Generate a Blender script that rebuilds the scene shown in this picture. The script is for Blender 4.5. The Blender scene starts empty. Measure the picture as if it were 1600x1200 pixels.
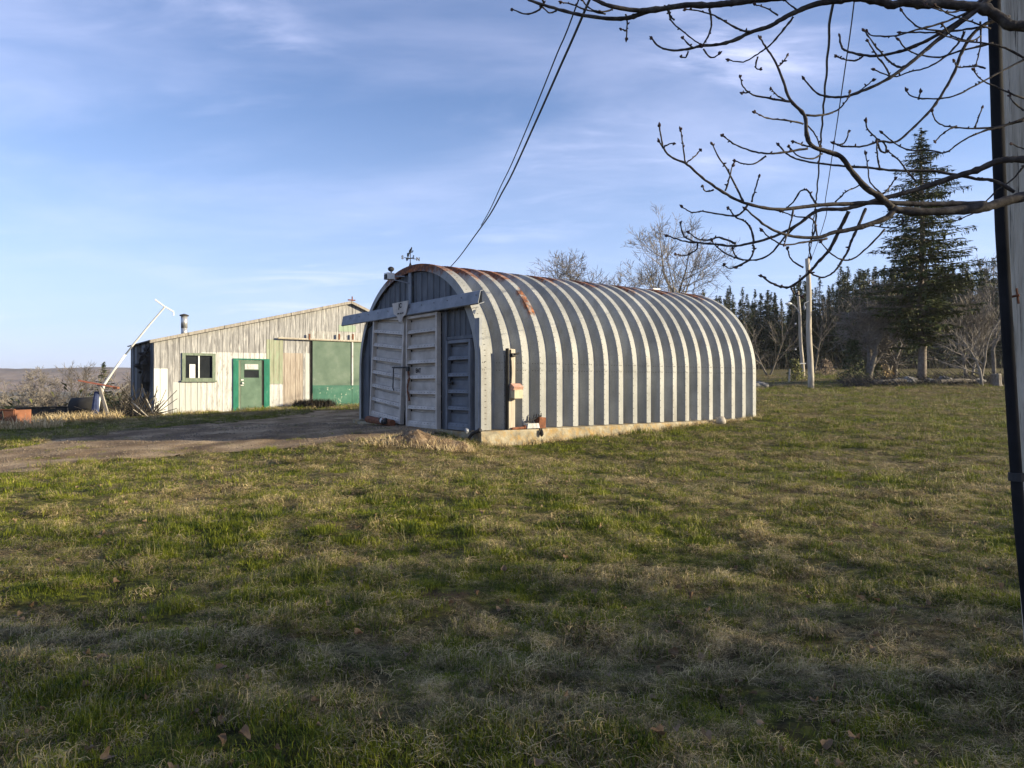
import bpy, bmesh, math, random
import numpy as np
from mathutils import Vector, Matrix, Euler
R = math.radians
random.seed(7); rng = np.random.default_rng(7)
sc = bpy.context.scene
C = sc.collection
F = 1110.0; EYE = 1.6
# ---------------------------------------------------------------- camera, world, sun, exposure
cd = bpy.data.cameras.new('camera'); cam = bpy.data.objects.new('camera', cd); C.objects.link(cam)
cd.sensor_width = 36; cd.lens = F/1600*36; cd.clip_start = .05; cd.clip_end = 9000
cam.location = (0, 0, EYE); cam.rotation_euler = (R(90), 0, 0); sc.camera = cam
SUN_EL = 15.0; SUN_AZ = -9.0          # azimuth measured from +X towards +Y
sdir = Vector((math.cos(R(SUN_AZ))*math.cos(R(SUN_EL)), math.sin(R(SUN_AZ))*math.cos(R(SUN_EL)), math.sin(R(SUN_EL))))
sl = bpy.data.lights.new('sun', 'SUN'); sl.energy = 5.0; sl.angle = R(.53); sl.color = (1, .85, .57)
so = bpy.data.objects.new('sun', sl); C.objects.link(so); so.rotation_euler = sdir.to_track_quat('Z', 'Y').to_euler()
so.location = (30, 0, 30)
sc.view_settings.view_transform = 'Standard'; sc.view_settings.look = 'None'
sc.view_settings.exposure = 1.1; sc.view_settings.gamma = 1; sc.view_settings.use_curve_mapping = False
W = bpy.data.worlds.new('World'); sc.world = W; W.use_nodes = True

def build_world():
    nt = W.node_tree; n = nt.nodes; l = nt.links
    bg = n['Background']; bg.inputs['Strength'].default_value = .100
    sky = n.new('ShaderNodeTexSky'); sky.sky_type = 'NISHITA'; sky.sun_disc = False
    sky.sun_elevation = R(SUN_EL); sky.sun_rotation = R(90-SUN_AZ); sky.altitude = 50
    sky.air_density = 1.0; sky.dust_density = .6; sky.ozone_density = 3.5
    tc = n.new('ShaderNodeTexCoord'); sep = n.new('ShaderNodeSeparateXYZ'); l.new(tc.outputs['Generated'], sep.inputs[0])
    # project the view direction on a cloud sheet: xy / (z + .12)
    ad = n.new('ShaderNodeMath'); ad.operation = 'ADD'; ad.inputs[1].default_value = .16; l.new(sep.outputs['Z'], ad.inputs[0])
    mx = n.new('ShaderNodeMath'); mx.operation = 'MAXIMUM'; mx.inputs[1].default_value = .05; l.new(ad.outputs[0], mx.inputs[0])
    dv = []
    for k in 'XY':
        d = n.new('ShaderNodeMath'); d.operation = 'DIVIDE'; l.new(sep.outputs[k], d.inputs[0]); l.new(mx.outputs[0], d.inputs[1]); dv.append(d)
    cb = n.new('ShaderNodeCombineXYZ'); l.new(dv[0].outputs[0], cb.inputs[0]); l.new(dv[1].outputs[0], cb.inputs[1])
    def cloud(rot, scale, det, lo, hi, dist):
        mp = n.new('ShaderNodeMapping'); mp.inputs['Rotation'].default_value = (0, 0, R(rot)); mp.inputs['Scale'].default_value = scale
        l.new(cb.outputs[0], mp.inputs[0])
        no = n.new('ShaderNodeTexNoise'); no.inputs['Scale'].default_value = 1; no.inputs['Detail'].default_value = det
        no.inputs['Roughness'].default_value = .58; no.inputs['Distortion'].default_value = dist; l.new(mp.outputs[0], no.inputs[0])
        mr = n.new('ShaderNodeMapRange'); mr.interpolation_type = 'SMOOTHSTEP'
        mr.inputs['From Min'].default_value = lo; mr.inputs['From Max'].default_value = hi; l.new(no.outputs[0], mr.inputs[0])
        return mr
    c1 = cloud(62, (.75, 1.5, 1), 6, .38, .80, .35)      # broad thin veil
    c2 = cloud(64, (1.3, 3.6, 1), 10, .46, .80, .7)      # streaky wisps
    c3 = cloud(10, (.8, .8, 1), 3, .42, .64, .2)        # where the wisps are
    m = n.new('ShaderNodeMath'); m.operation = 'MULTIPLY'; l.new(c2.outputs[0], m.inputs[0]); l.new(c3.outputs[0], m.inputs[1])
    a = n.new('ShaderNodeMath'); a.operation = 'MULTIPLY_ADD'; a.inputs[1].default_value = .42; l.new(c1.outputs[0], a.inputs[0]); l.new(m.outputs[0], a.inputs[2])
    f = n.new('ShaderNodeMath'); f.operation = 'MULTIPLY'; f.inputs[1].default_value = .72; f.use_clamp = True; l.new(a.outputs[0], f.inputs[0])
    # cloud colour follows the brightness of the sky behind it
    mixc = n.new('ShaderNodeMix'); mixc.data_type = 'RGBA'; l.new(f.outputs[0], mixc.inputs[0])
    tn = n.new('ShaderNodeMix'); tn.data_type = 'RGBA'; tn.blend_type = 'MULTIPLY'; tn.inputs[0].default_value = 1; l.new(sky.outputs[0], tn.inputs[6]); tn.inputs[7].default_value = (1.05, .96, 1.06, 1); l.new(tn.outputs[2], mixc.inputs[6]); mixc.inputs[7].default_value = (5.3, 5.5, 7.4, 1)
    # pale band low over the horizon
    hz = n.new('ShaderNodeMapRange'); hz.inputs['From Min'].default_value = 0; hz.inputs['From Max'].default_value = .42
    hz.inputs['To Min'].default_value = .62; hz.inputs['To Max'].default_value = 0; hz.interpolation_type = 'SMOOTHSTEP'; l.new(sep.outputs['Z'], hz.inputs[0])
    mh = n.new('ShaderNodeMix'); mh.data_type = 'RGBA'; l.new(hz.outputs[0], mh.inputs[0]); l.new(mixc.outputs[2], mh.inputs[6])
    mh.inputs[7].default_value = (3.0, 3.8, 5.9, 1)
    l.new(mh.outputs[2], bg.inputs['Color'])
build_world()

# ---------------------------------------------------------------- helpers
def P(x, y, d): return Vector(((x-800)/F*d, d, EYE+(600-y)/F*d))

class MB:
    def __init__(s): s.v = []; s.f = []; s.a = {}
    def quad(s, a, b, c, d):
        k = len(s.v); s.v += [tuple(a), tuple(b), tuple(c), tuple(d)]; s.f.append((k, k+1, k+2, k+3))
    def tri(s, a, b, c):
        k = len(s.v); s.v += [tuple(a), tuple(b), tuple(c)]; s.f.append((k, k+1, k+2))
    def box(s, c, size, ax=None, jit=0):
        # c centre, size full extents, ax 3 axis vectors
        ax = ax or (Vector((1,0,0)), Vector((0,1,0)), Vector((0,0,1))); c = Vector(c); k = len(s.v)
        for sx in (-.5, .5):
            for sy in (-.5, .5):
                for sz in (-.5, .5):
                    p = c+ax[0]*sx*size[0]+ax[1]*sy*size[1]+ax[2]*sz*size[2]
                    if jit: p += Vector((random.uniform(-jit, jit) for _ in range(3)))
                    s.v.append(tuple(p))
        for q in ((0,1,3,2),(4,6,7,5),(0,4,5,1),(2,3,7,6),(0,2,6,4),(1,5,7,3)): s.f.append(tuple(k+i for i in q))
    def tube(s, pts, rad, n=6, cap=True):
        pts = [Vector(p) for p in pts]
        if not hasattr(rad, '__len__'): rad = [rad]*len(pts)
        k0 = len(s.v); up = Vector((.13, .21, .97)).normalized(); prev = None
        for i, p in enumerate(pts):
            t = (pts[min(i+1, len(pts)-1)]-pts[max(i-1, 0)])
            t = t.normalized() if t.length > 1e-9 else Vector((0,0,1))
            if prev is None:
                a = t.cross(up)
                if a.length < .1: a = t.cross(Vector((1,0,0)))
            else: a = prev-t*prev.dot(t)
            if a.length < 1e-6: a = t.orthogonal()
            a.normalize(); b = t.cross(a); prev = a
            for j in range(n):
                an = 2*math.pi*j/n; s.v.append(tuple(p+(a*math.cos(an)+b*math.sin(an))*rad[i]))
        for i in range(len(pts)-1):
            for j in range(n):
                a0 = k0+i*n+j; a1 = k0+i*n+(j+1) % n; s.f.append((a0, a1, a1+n, a0+n))
        if cap:
            s.f.append(tuple(k0+j for j in range(n))[::-1]); s.f.append(tuple(k0+(len(pts)-1)*n+j for j in range(n)))
    def blob(s, c, r, n=8, m=5, jit=.15):
        c = Vector(c); k = len(s.v); r = r if hasattr(r, '__len__') else (r, r, r)
        for i in range(m+1):
            th = math.pi*i/m
            for j in range(n):
                ph = 2*math.pi*j/n; q = 1+random.uniform(-jit, jit)
                s.v.append((c.x+r[0]*math.sin(th)*math.cos(ph)*q, c.y+r[1]*math.sin(th)*math.sin(ph)*q, c.z+r[2]*math.cos(th)*q))
        for i in range(m):
            for j in range(n):
                a = k+i*n+j; b = k+i*n+(j+1) % n; s.f.append((a, a+n, b+n, b))
    def mesh(s, name, m, smooth=False):
        me = bpy.data.meshes.new(name); me.from_pydata(s.v, [], s.f)
        for k, vals in s.a.items():
            at = me.attributes.new(k, 'FLOAT', 'POINT'); at.data.foreach_set('value', np.asarray(vals, dtype=np.float32))
        if m: me.materials.append(m)
        if smooth: me.polygons.foreach_set('use_smooth', [True]*len(me.polygons))
        return me
    def build(s, name, m, parent=None, smooth=False):
        o = bpy.data.objects.new(name, s.mesh(name, m, smooth)); C.objects.link(o)
        if parent: o.parent = parent; o.matrix_parent_inverse = Matrix.Translation(parent.location).inverted() if parent.type == 'EMPTY' and parent.rotation_euler == Euler((0,0,0)) else Matrix()
        return o

def tag(o, label=None, cat=None, group=None, kind=None):
    if label: o['label'] = label
    if cat: o['category'] = cat
    if group: o['group'] = group
    if kind: o['kind'] = kind
    return o
def empty(name, loc, label=None, cat=None, group=None):
    o = bpy.data.objects.new(name, None); C.objects.link(o); o.location = loc; o.empty_display_size = .3
    return tag(o, label, cat, group)
def part(mb, name, m, parent, label=None, smooth=False, kind=None):
    o = mb.build(name, m, None, smooth)
    o.parent = parent
    if parent.type == 'EMPTY': o.matrix_parent_inverse = Matrix.Translation(-Vector(parent.location))
    if label: o['label'] = label
    if kind: o['kind'] = kind
    return o

def nmat(name): 
    m = bpy.data.materials.new(name); m.use_nodes = True; return m, m.node_tree.nodes, m.node_tree.links
def ramp(n, stops):
    r = n.new('ShaderNodeValToRGB'); e = r.color_ramp.elements
    while len(e) < len(stops): e.new(.5)
    for i, (p, c) in enumerate(stops): e[i].position = p; e[i].color = (*c, 1)
    return r
def mat(name, stops, scale=3, stretch=(1,1,1), rough=.8, metal=0, bump=.2, bscale=20, bstretch=None, coord='Object', detail=6, spec=.3, bdist=.01, fine=None, rough_var=0):
    m, n, l = nmat(name); b = n['Principled BSDF']
    tc = n.new('ShaderNodeTexCoord'); mp = n.new('ShaderNodeMapping'); mp.inputs['Scale'].default_value = stretch
    if coord == 'World':
        g = n.new('ShaderNodeNewGeometry'); l.new(g.outputs['Position'], mp.inputs[0])
    else: l.new(tc.outputs[coord], mp.inputs[0])
    no = n.new('ShaderNodeTexNoise'); no.inputs['Scale'].default_value = scale; no.inputs['Detail'].default_value = detail; no.inputs['Roughness'].default_value = .6
    l.new(mp.outputs[0], no.inputs[0])
    r = ramp(n, stops); l.new(no.outputs[0], r.inputs[0]); col = r.outputs[0]
    if fine:      # (scale, stretch, colour, lo, hi): flecks over the base
        mp2 = n.new('ShaderNodeMapping'); mp2.inputs['Scale'].default_value = fine[1]; l.new(mp.inputs[0].links[0].from_socket, mp2.inputs[0])
        n2 = n.new('ShaderNodeTexNoise'); n2.inputs['Scale'].default_value = fine[0]; n2.inputs['Detail'].default_value = 8; n2.inputs['Roughness'].default_value = .7; l.new(mp2.outputs[0], n2.inputs[0])
        mr = n.new('ShaderNodeMapRange'); mr.inputs['From Min'].default_value = fine[3]; mr.inputs['From Max'].default_value = fine[4]; l.new(n2.outputs[0], mr.inputs[0])
        mx = n.new('ShaderNodeMix'); mx.data_type = 'RGBA'; l.new(mr.outputs[0], mx.inputs[0]); l.new(col, mx.inputs[6]); mx.inputs[7].default_value = (*fine[2], 1); col = mx.outputs[2]
    l.new(col, b.inputs['Base Color'])
    b.inputs['Roughness'].default_value = rough; b.inputs['Metallic'].default_value = metal; b.inputs['Specular IOR Level'].default_value = spec
    if bump:
        mb_ = n.new('ShaderNodeMapping'); mb_.inputs['Scale'].default_value = bstretch or stretch
        l.new(mp.inputs[0].links[0].from_socket, mb_.inputs[0])
        nb = n.new('ShaderNodeTexNoise'); nb.inputs['Scale'].default_value = bscale; nb.inputs['Detail'].default_value = 8; l.new(mb_.outputs[0], nb.inputs[0])
        bu = n.new('ShaderNodeBump'); bu.inputs['Strength'].default_value = bump; bu.inputs['Distance'].default_value = bdist; l.new(nb.outputs[0], bu.inputs['Height']); l.new(bu.outputs[0], b.inputs['Normal'])
    return m

# smooth value noise in numpy
_perm = rng.random((256, 256))
def vnoise(x, y, s=1.0, off=0):
    x = np.asarray(x, float)/s+off+1000; y = np.asarray(y, float)/s+off*1.7+1000
    xi = np.floor(x).astype(int); yi = np.floor(y).astype(int); fx = x-xi; fy = y-yi
    fx = fx*fx*(3-2*fx); fy = fy*fy*(3-2*fy)
    g = lambda a, b: _perm[a % 256, b % 256]
    return (g(xi, yi)*(1-fx)+g(xi+1, yi)*fx)*(1-fy)+(g(xi, yi+1)*(1-fx)+g(xi+1, yi+1)*fx)*fy
def fnoise(x, y, s=1.0, o=4, off=0):
    t = 0; a = 1; w = 0
    for i in range(o): t = t+a*vnoise(x, y, s/2**i, off+i*7.3); w += a; a *= .55
    return t/w

def build_haze():
    mb = MB(); mb.box((0, 1400, 9), (6400, 5600, 110)); m = bpy.data.materials.new('valley_air'); m.use_nodes = True; n = m.node_tree.nodes; n.remove(n['Principled BSDF'])
    v = n.new('ShaderNodeVolumePrincipled'); v.inputs['Color'].default_value = (.86, .92, 1, 1); v.inputs['Density'].default_value = .00019; v.inputs['Anisotropy'].default_value = .2; m.node_tree.links.new(v.outputs[0], n['Material Output'].inputs['Volume'])
    tag(mb.build('haze', m), kind='stuff')
build_haze()
# ---------------------------------------------------------------- plan axes: quonset and barn are parallel
AX = Vector((.805, .593, 0)).normalized(); DX = Vector((-AX.y, AX.x, 0)); UP = Vector((0,0,1))
QC = Vector((-.72, 16.0, 0))     # near corner of the arch building
QB = .55                          # top of its concrete footing
B0 = Vector((-14.22, 28.19, 0))  # left front corner of the barn
def Q(u, w, z): return QC+AX*u+DX*w+UP*z
def B(t, s, z): return B0+AX*t+DX*s+UP*z

# ---------------------------------------------------------------- terrain
_ctl = np.array([
 (0,0,0),(-4,3,0),(4,3,0),(0,6,.0),(0,10,.13),(6,10,.1),(-6,8,-.02),(12,12,.15),(20,8,.1),(-14,6,-.15),(0,-10,0),(-12,-6,-.1),(12,-8,0),
 (-.3,15.2,.13),(2,16.7,.20),(5,19.2,.37),(7.9,21.4,.56),(10,25,.75),(-2,16.7,.44),(-4.6,20.3,.42),(-2.2,14.4,.30),(-5,15,.22),
 (-10,13.2,.0),(-10.8,15.5,.08),(-14.8,15,-.1),(-9,19,.3),(-14,22,.18),(-14.2,28.2,.36),(-11.2,30.4,.49),(-6,33.6,.64),(-9,25,.42),(0,34,.8),(-10,38,.3),
 (-15.8,25,.24),(-18,24,.1),(-19,28,-.1),(-26,24,-.6),(-24,36,-1.2),(-34,45,-2.4),(-60,60,-5),(-60,90,-6),(-100,140,-9),(-200,250,-13),
 (16.8,40,1.36),(24.2,42,1.72),(27.4,40,1.6),(14,34,1.15),(20,30,.78),(30,30,.7),(12,28,.85),(18,52,1.9),(32,55,2.2),(30,70,2.75),(50,80,3.2),(50,100,4.0),(10,60,2.2),(0,50,1.3),(0,95,3.0),
 (80,60,2.4),(100,120,5),(120,200,7),(0,200,4),(60,0,0),(60,-60,0),(-60,-60,-2),(0,-80,0),(200,0,0),(-80,0,-4)], float)
def _k(d2): return np.sqrt(d2+6.0)
def _solve():
    n = len(_ctl); d2 = ((_ctl[:, None, :2]-_ctl[None, :, :2])**2).sum(-1)
    M = np.zeros((n+1, n+1)); M[:n, :n] = _k(d2)+np.eye(n)*0; M[:n, n] = 1; M[n, :n] = 1
    return np.linalg.solve(M, np.append(_ctl[:, 2], 0))
_w = _solve()
def ground(x, y, bumps=True):
    x = np.atleast_1d(np.asarray(x, float)); y = np.atleast_1d(np.asarray(y, float)); sh = x.shape; xf = x.ravel(); yf = y.ravel()
    r = np.hypot(xf, yf); q = np.minimum(1, 260/np.maximum(r, 1)); xc = xf*q; yc = yf*q
    z = np.full(xf.shape, _w[-1])
    for i in range(len(_ctl)): z += _w[i]*_k((xc-_ctl[i, 0])**2+(yc-_ctl[i, 1])**2)
    fade = np.clip((r-260)/900, 0, 1)
    z = z*(1-fade)+fade*-12
    if bumps:
        a = np.clip(1-r/60, 0, 1)
        z += a*((fnoise(xf, yf, 1.7, 2, 3)-.5)*.13+(fnoise(xf, yf, .5, 2, 9)-.5)*.07)
        z += np.clip(1-r/16, 0, 1)*(fnoise(xf, yf, .22, 2, 14)-.5)*.085
        z += np.clip((r-60)/200, 0, 1)*(fnoise(xf, yf, 45, 3, 5)-.5)*3*(1-fade*.5)
    # earth mound by the corner of the arch building
    z += .12*np.exp(-(((xf+1.95)/.75)**2+((yf-14.6)/.42)**2))*(1+.5*(fnoise(xf, yf, .3, 2, 1)-.5))
    return z.reshape(sh)
def gz(x, y): return float(ground(x, y)[0])
def hit(px, py):
    # where the sight line of a photo pixel meets the terrain
    dx = (px-800)/F; dz = (600-py)/F; d = np.geomspace(2, 400, 3000)
    g = ground(dx*d, d, False); z = EYE+dz*d; k = np.argmax(z < g)
    return dx*d[k], d[k]

DRIVE_PX_LO = [(-420, 800), (-150, 765), (0, 742), (130, 727), (300, 712), (430, 702), (540, 692), (600, 683), (650, 679)]
DRIVE_PX_UP = [(690, 673), (660, 667), (590, 663), (575, 655), (575, 640), (500, 641), (430, 652), (325, 662), (200, 674), (100, 686), (0, 702), (-150, 722), (-420, 752)]
drive_poly = np.array([hit(*p) for p in DRIVE_PX_LO+DRIVE_PX_UP])
def in_poly(x, y, poly):
    x = np.asarray(x); y = np.asarray(y); c = np.zeros(x.shape, bool); n = len(poly)
    for i in range(n):
        x0, y0 = poly[i]; x1, y1 = poly[(i+1) % n]
        cond = ((y0 > y) != (y1 > y))
        with np.errstate(divide='ignore', invalid='ignore'):
            c ^= cond & (x < (x1-x0)*(y-y0)/(y1-y0+1e-12)+x0)
    return c
def wob(x, y): return x+(fnoise(x, y, 1.1, 5, 21)-.5)*2.0, y+(fnoise(x, y, 1.1, 5, 33)-.5)*1.5
def on_drive(x, y):
    a, b = wob(np.asarray(x, float), np.asarray(y, float)); return in_poly(a, b, drive_poly)
def deadness(x, y):
    r = np.hypot(x, y)
    n = fnoise(x, y, 2.2, 4, 11)*.6+fnoise(x*.6, y*2.0, 1.0, 3, 40)*.4
    d = np.clip((n-.45+.06*np.exp(-((x+2)/6)**2-((y-8)/3.5)**2)*-1)/.2, 0, 1)*.6+np.clip((fnoise(x, y*1.3, .6, 3, 52)-.42)/.16, 0, 1)*.5
    # the sod is drier by the footing and the drive; far lawn yellowed to look sunlit
    d = np.clip(d+.5*np.exp(-((x+3)/5)**2-((y-13.2)/1.8)**2), 0, 1)
    d = np.clip(d+.25*np.clip((y-17)/14, 0, 1), 0, 1)
    return d

def grass_ground_mat():
    m, n, l = nmat('lawn_soil'); b = n['Principled BSDF']; b.inputs['Roughness'].default_value = .95; b.inputs['Specular IOR Level'].default_value = .1
    g = n.new('ShaderNodeNewGeometry')
    def noise(s, d=6, st=(1,1,1)):
        mp = n.new('ShaderNodeMapping'); mp.inputs['Scale'].default_value = st; l.new(g.outputs['Position'], mp.inputs[0])
        q = n.new('ShaderNodeTexNoise'); q.inputs['Scale'].default_value = s; q.inputs['Detail'].default_value = d; q.inputs['Roughness'].default_value = .65; l.new(mp.outputs[0], q.inputs[0]); return q
    gr = ramp(n, [(.34, (.010, .009, .004)), (.50, (.040, .046, .009)), (.66, (.16, .16, .025))]); l.new(noise(9, 8).outputs[0], gr.inputs[0])
    dr = ramp(n, [(.34, (.020, .015, .009)), (.52, (.12, .095, .045)), (.70, (.34, .29, .15))]); l.new(noise(7, 8, (1, 2.2, 1)).outputs[0], dr.inputs[0])
    at = n.new('ShaderNodeAttribute'); at.attribute_name = 'dead'
    n3 = noise(1.3, 8); ad = n.new('ShaderNodeMath'); ad.operation = 'MULTIPLY_ADD'; ad.inputs[1].default_value = 1.3; ad.inputs[2].default_value = -.65; l.new(n3.outputs[0], ad.inputs[0])
    a2 = n.new('ShaderNodeMath'); a2.operation = 'ADD'; a2.use_clamp = True; l.new(at.outputs['Fac'], a2.inputs[0]); l.new(ad.outputs[0], a2.inputs[1])
    mx = n.new('ShaderNodeMix'); mx.data_type = 'RGBA'; l.new(a2.outputs[0], mx.inputs[0]); l.new(gr.outputs[0], mx.inputs[6]); l.new(dr.outputs[0], mx.inputs[7])
    br = n.new('ShaderNodeMapRange'); br.inputs['From Min'].default_value = .54; br.inputs['From Max'].default_value = .66; l.new(noise(.85, 7, (1, 1.5, 1)).outputs[0], br.inputs[0])
    mb_ = n.new('ShaderNodeMix'); mb_.data_type = 'RGBA'; l.new(br.outputs[0], mb_.inputs[0]); l.new(mx.outputs[2], mb_.inputs[6]); bc = ramp(n, [(.35, (.028, .018, .010)), (.65, (.12, .08, .045))]); l.new(noise(16, 5).outputs[0], bc.inputs[0]); l.new(bc.outputs[0], mb_.inputs[7]); mx = mb_
    # far brush land
    at2 = n.new('ShaderNodeAttribute'); at2.attribute_name = 'wild'
    wr = ramp(n, [(.3, (.045, .04, .018)), (.5, (.10, .08, .04)), (.7, (.16, .125, .065))]); l.new(noise(.35, 8).outputs[0], wr.inputs[0])
    m2 = n.new('ShaderNodeMix'); m2.data_type = 'RGBA'; l.new(at2.outputs['Fac'], m2.inputs[0]); l.new(mx.outputs[2], m2.inputs[6]); l.new(wr.outputs[0], m2.inputs[7])
    l.new(m2.outputs[2], b.inputs['Base Color'])
    bu = n.new('ShaderNodeBump'); bu.inputs['Strength'].default_value = .9; bu.inputs['Distance'].default_value = .05; l.new(noise(14, 9).outputs[0], bu.inputs['Height']); l.new(bu.outputs[0], b.inputs['Normal'])
    return m
def build_terrain():
    N = 640; u = np.linspace(-1, 1, N); s = 3.6; a = math.asinh(2600/s)
    xs = s*np.sinh(a*u); ys = s*np.sinh(a*u)+5.5
    X, Y = np.meshgrid(xs, ys, indexing='ij'); Z = ground(X, Y); Z = Z-.05*on_drive(X, Y)
    v = np.stack([X.ravel(), Y.ravel(), Z.ravel()], 1)
    i = np.arange(N*N).reshape(N, N); q = np.stack([i[:-1, :-1], i[1:, :-1], i[1:, 1:], i[:-1, 1:]], -1).reshape(-1, 4)
    me = bpy.data.meshes.new('ground'); me.vertices.add(len(v)); me.vertices.foreach_set('co', v.ravel())
    me.loops.add(q.size); me.loops.foreach_set('vertex_index', q.ravel()); me.polygons.add(len(q)); me.polygons.foreach_set('loop_start', np.arange(len(q))*4); me.polygons.foreach_set('loop_total', np.full(len(q), 4))
    me.polygons.foreach_set('use_smooth', np.ones(len(q), bool)); me.update(calc_edges=True)
    at = me.attributes.new('dead', 'FLOAT', 'POINT'); at.data.foreach_set('value', deadness(v[:, 0], v[:, 1]).astype(np.float32))
    r = v[:, 1]-.25*v[:, 0]; wild = np.clip((r-38)/8, 0, 1)*(v[:, 0] < -8)
    wild = np.maximum(wild, np.clip((-v[:, 0]-17.5)/2, 0, 1)*(v[:, 1] > 23)); wild = np.maximum(wild, np.clip((v[:, 1]-84)/6, 0, 1))
    at = me.attributes.new('wild', 'FLOAT', 'POINT'); at.data.foreach_set('value', wild.astype(np.float32))
    me.materials.append(grass_ground_mat()); o = bpy.data.objects.new('ground', me); C.objects.link(o); tag(o, kind='structure')
build_terrain()

def build_drive():
    m, n, l = nmat('packed_gravel'); b = n['Principled BSDF']; b.inputs['Roughness'].default_value = .95; b.inputs['Specular IOR Level'].default_value = .15
    g = n.new('ShaderNodeNewGeometry')
    a = n.new('ShaderNodeTexNoise'); a.inputs['Scale'].default_value = 1.1; a.inputs['Detail'].default_value = 8; l.new(g.outputs['Position'], a.inputs[0])
    r = ramp(n, [(.3, (.11, .074, .044)), (.5, (.23, .162, .095)), (.7, (.38, .285, .175))]); l.new(a.outputs[0], r.inputs[0])
    vo = n.new('ShaderNodeTexVoronoi'); vo.inputs['Scale'].default_value = 38; l.new(g.outputs['Position'], vo.inputs[0])
    hs = n.new('ShaderNodeMix'); hs.data_type = 'RGBA'; hs.blend_type = 'OVERLAY'; hs.inputs[0].default_value = .35; l.new(r.outputs[0], hs.inputs[6]); l.new(vo.outputs['Color'], hs.inputs[7])
    bw = n.new('ShaderNodeRGBToBW'); l.new(vo.outputs['Color'], bw.inputs[0]); l.new(bw.outputs[0], hs.inputs[7]); l.new(hs.outputs[2], b.inputs['Base Color'])
    bu = n.new('ShaderNodeBump'); bu.inputs['Strength'].default_value = .6; bu.inputs['Distance'].default_value = .02; l.new(vo.outputs['Distance'], bu.inputs['Height']); l.new(bu.outputs[0], b.inputs['Normal'])
    st = .11; xs = np.arange(drive_poly[:, 0].min()-1, drive_poly[:, 0].max()+1, st); ys = np.arange(drive_poly[:, 1].min()-1, drive_poly[:, 1].max()+1, st)
    X, Y = np.meshgrid(xs, ys, indexing='ij'); ok = on_drive(X+st/2, Y+st/2)
    Z = ground(X, Y)+.006
    idx = -np.ones(X.shape, int); mb = MB()
    ii, jj = np.nonzero(ok[:-1, :-1])
    for i, j in zip(ii, jj):
        q = []
        for a_, b_ in ((i, j), (i+1, j), (i+1, j+1), (i, j+1)):
            if idx[a_, b_] < 0: idx[a_, b_] = len(mb.v); mb.v.append((X[a_, b_], Y[a_, b_], Z[a_, b_]))
            q.append(idx[a_, b_])
        mb.f.append(tuple(q))
    o = mb.build('driveway', m, None, True); tag(o, kind='structure')
build_drive()

# distant wooded ridge on the left, across the valley
def build_hill():
    m = mat('distant_woods', [(.3, (.07, .048, .04)), (.5, (.14, .095, .075)), (.66, (.19, .14, .11)), (.8, (.07, .075, .05))], scale=.02, stretch=(1, .5, 2.5), coord='World', bump=.8, bscale=.06, bdist=6, rough=1, spec=0, fine=(.09, (1, 1, 2), (.05, .055, .05), .52, .7))
    n = 220; mb = MB()
    rows = [(1500, -14), (1560, 4), (1640, 20), (1760, 33), (1950, 36), (2300, 20)]
    for i in range(n):
        th = R(52-i*104/(n-1)+38)
        for d, h in rows:
            prof = 1.0+.10*math.sin(i*.05+1)+.05*math.sin(i*.31)+random.uniform(-.02, .02)
            x = -math.sin(th)*d*1.0; y = math.cos(th)*d
            mb.v.append((x, y, h*prof if h > 0 else h))
    for i in range(n-1):
        for j in range(len(rows)-1):
            a = i*len(rows)+j; b = a+len(rows); mb.f.append((a, b, b+1, a+1))
    o = mb.build('wooded_hill', m, None, True); tag(o, kind='structure')
build_hill()

# ---------------------------------------------------------------- materials
M = {}
M['bark'] = mat('grey_bark', [(.3, (.07, .058, .048)), (.6, (.17, .15, .125)), (.8, (.26, .24, .20))], scale=9, stretch=(1, 1, .5), bump=.6, bscale=40, coord='World')
M['bark_near'] = mat('smooth_dark_bark', [(.3, (.020, .015, .013)), (.5, (.048, .038, .032)), (.72, (.11, .095, .08))], scale=26, bump=.8, bscale=90, bdist=.004, coord='World', fine=(60, (1,1,1), (.17, .17, .14), .62, .76))
M['bud'] = mat('bud_scales', [(.3, (.035, .02, .017)), (.7, (.09, .05, .04))], scale=60, bump=.3, coord='World')
M['pale_bark'] = mat('pale_bark', [(.3, (.11, .095, .08)), (.6, (.23, .205, .175))], scale=6, bump=.3, coord='World')
M['spruce_bark'] = mat('spruce_bark', [(.3, (.09, .07, .06)), (.7, (.22, .19, .16))], scale=8, bump=.8, bscale=30, coord='World')
def needle_mat(name, c0, c1, c2):
    m = mat(name, [(.3, c0), (.5, c1), (.72, c2)], scale=2.3, bump=0, rough=.7, coord='World', spec=.2)
    return m
M['needle'] = needle_mat('spruce_needles', (.028, .042, .013), (.062, .080, .024), (.13, .14, .042))
M['needle_far'] = needle_mat('far_conifer_needles', (.030, .042, .018), (.058, .072, .030), (.10, .11, .048))
M['needle_yellow'] = needle_mat('cedar_foliage', (.05, .06, .018), (.10, .105, .03), (.15, .14, .045))
M['straw'] = mat('dry_straw', [(.3, (.32, .23, .11)), (.55, (.62, .49, .27)), (.75, (.74, .61, .38))], scale=5, bump=0, coord='World')
M['brush'] = mat('dry_brush', [(.3, (.07, .05, .035)), (.6, (.17, .125, .085)), (.8, (.24, .19, .13))], scale=1.2, bump=0, coord='World')
M['dark_brush'] = mat('dark_brush', [(.3, (.02, .018, .014)), (.6, (.05, .042, .032)), (.8, (.09, .075, .055))], scale=3, bump=0, coord='World')
M['galv_front'] = mat('weathered_galvanised_sheet', [(.3, (.06, .068, .08)), (.55, (.105, .115, .13)), (.75, (.17, .18, .20))], scale=2.2, stretch=(2, 2, .6), rough=.65, metal=.1, bump=.1, bscale=30, coord='World', fine=(6, (1,1,.25), (.12, .10, .09), .62, .8))
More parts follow.
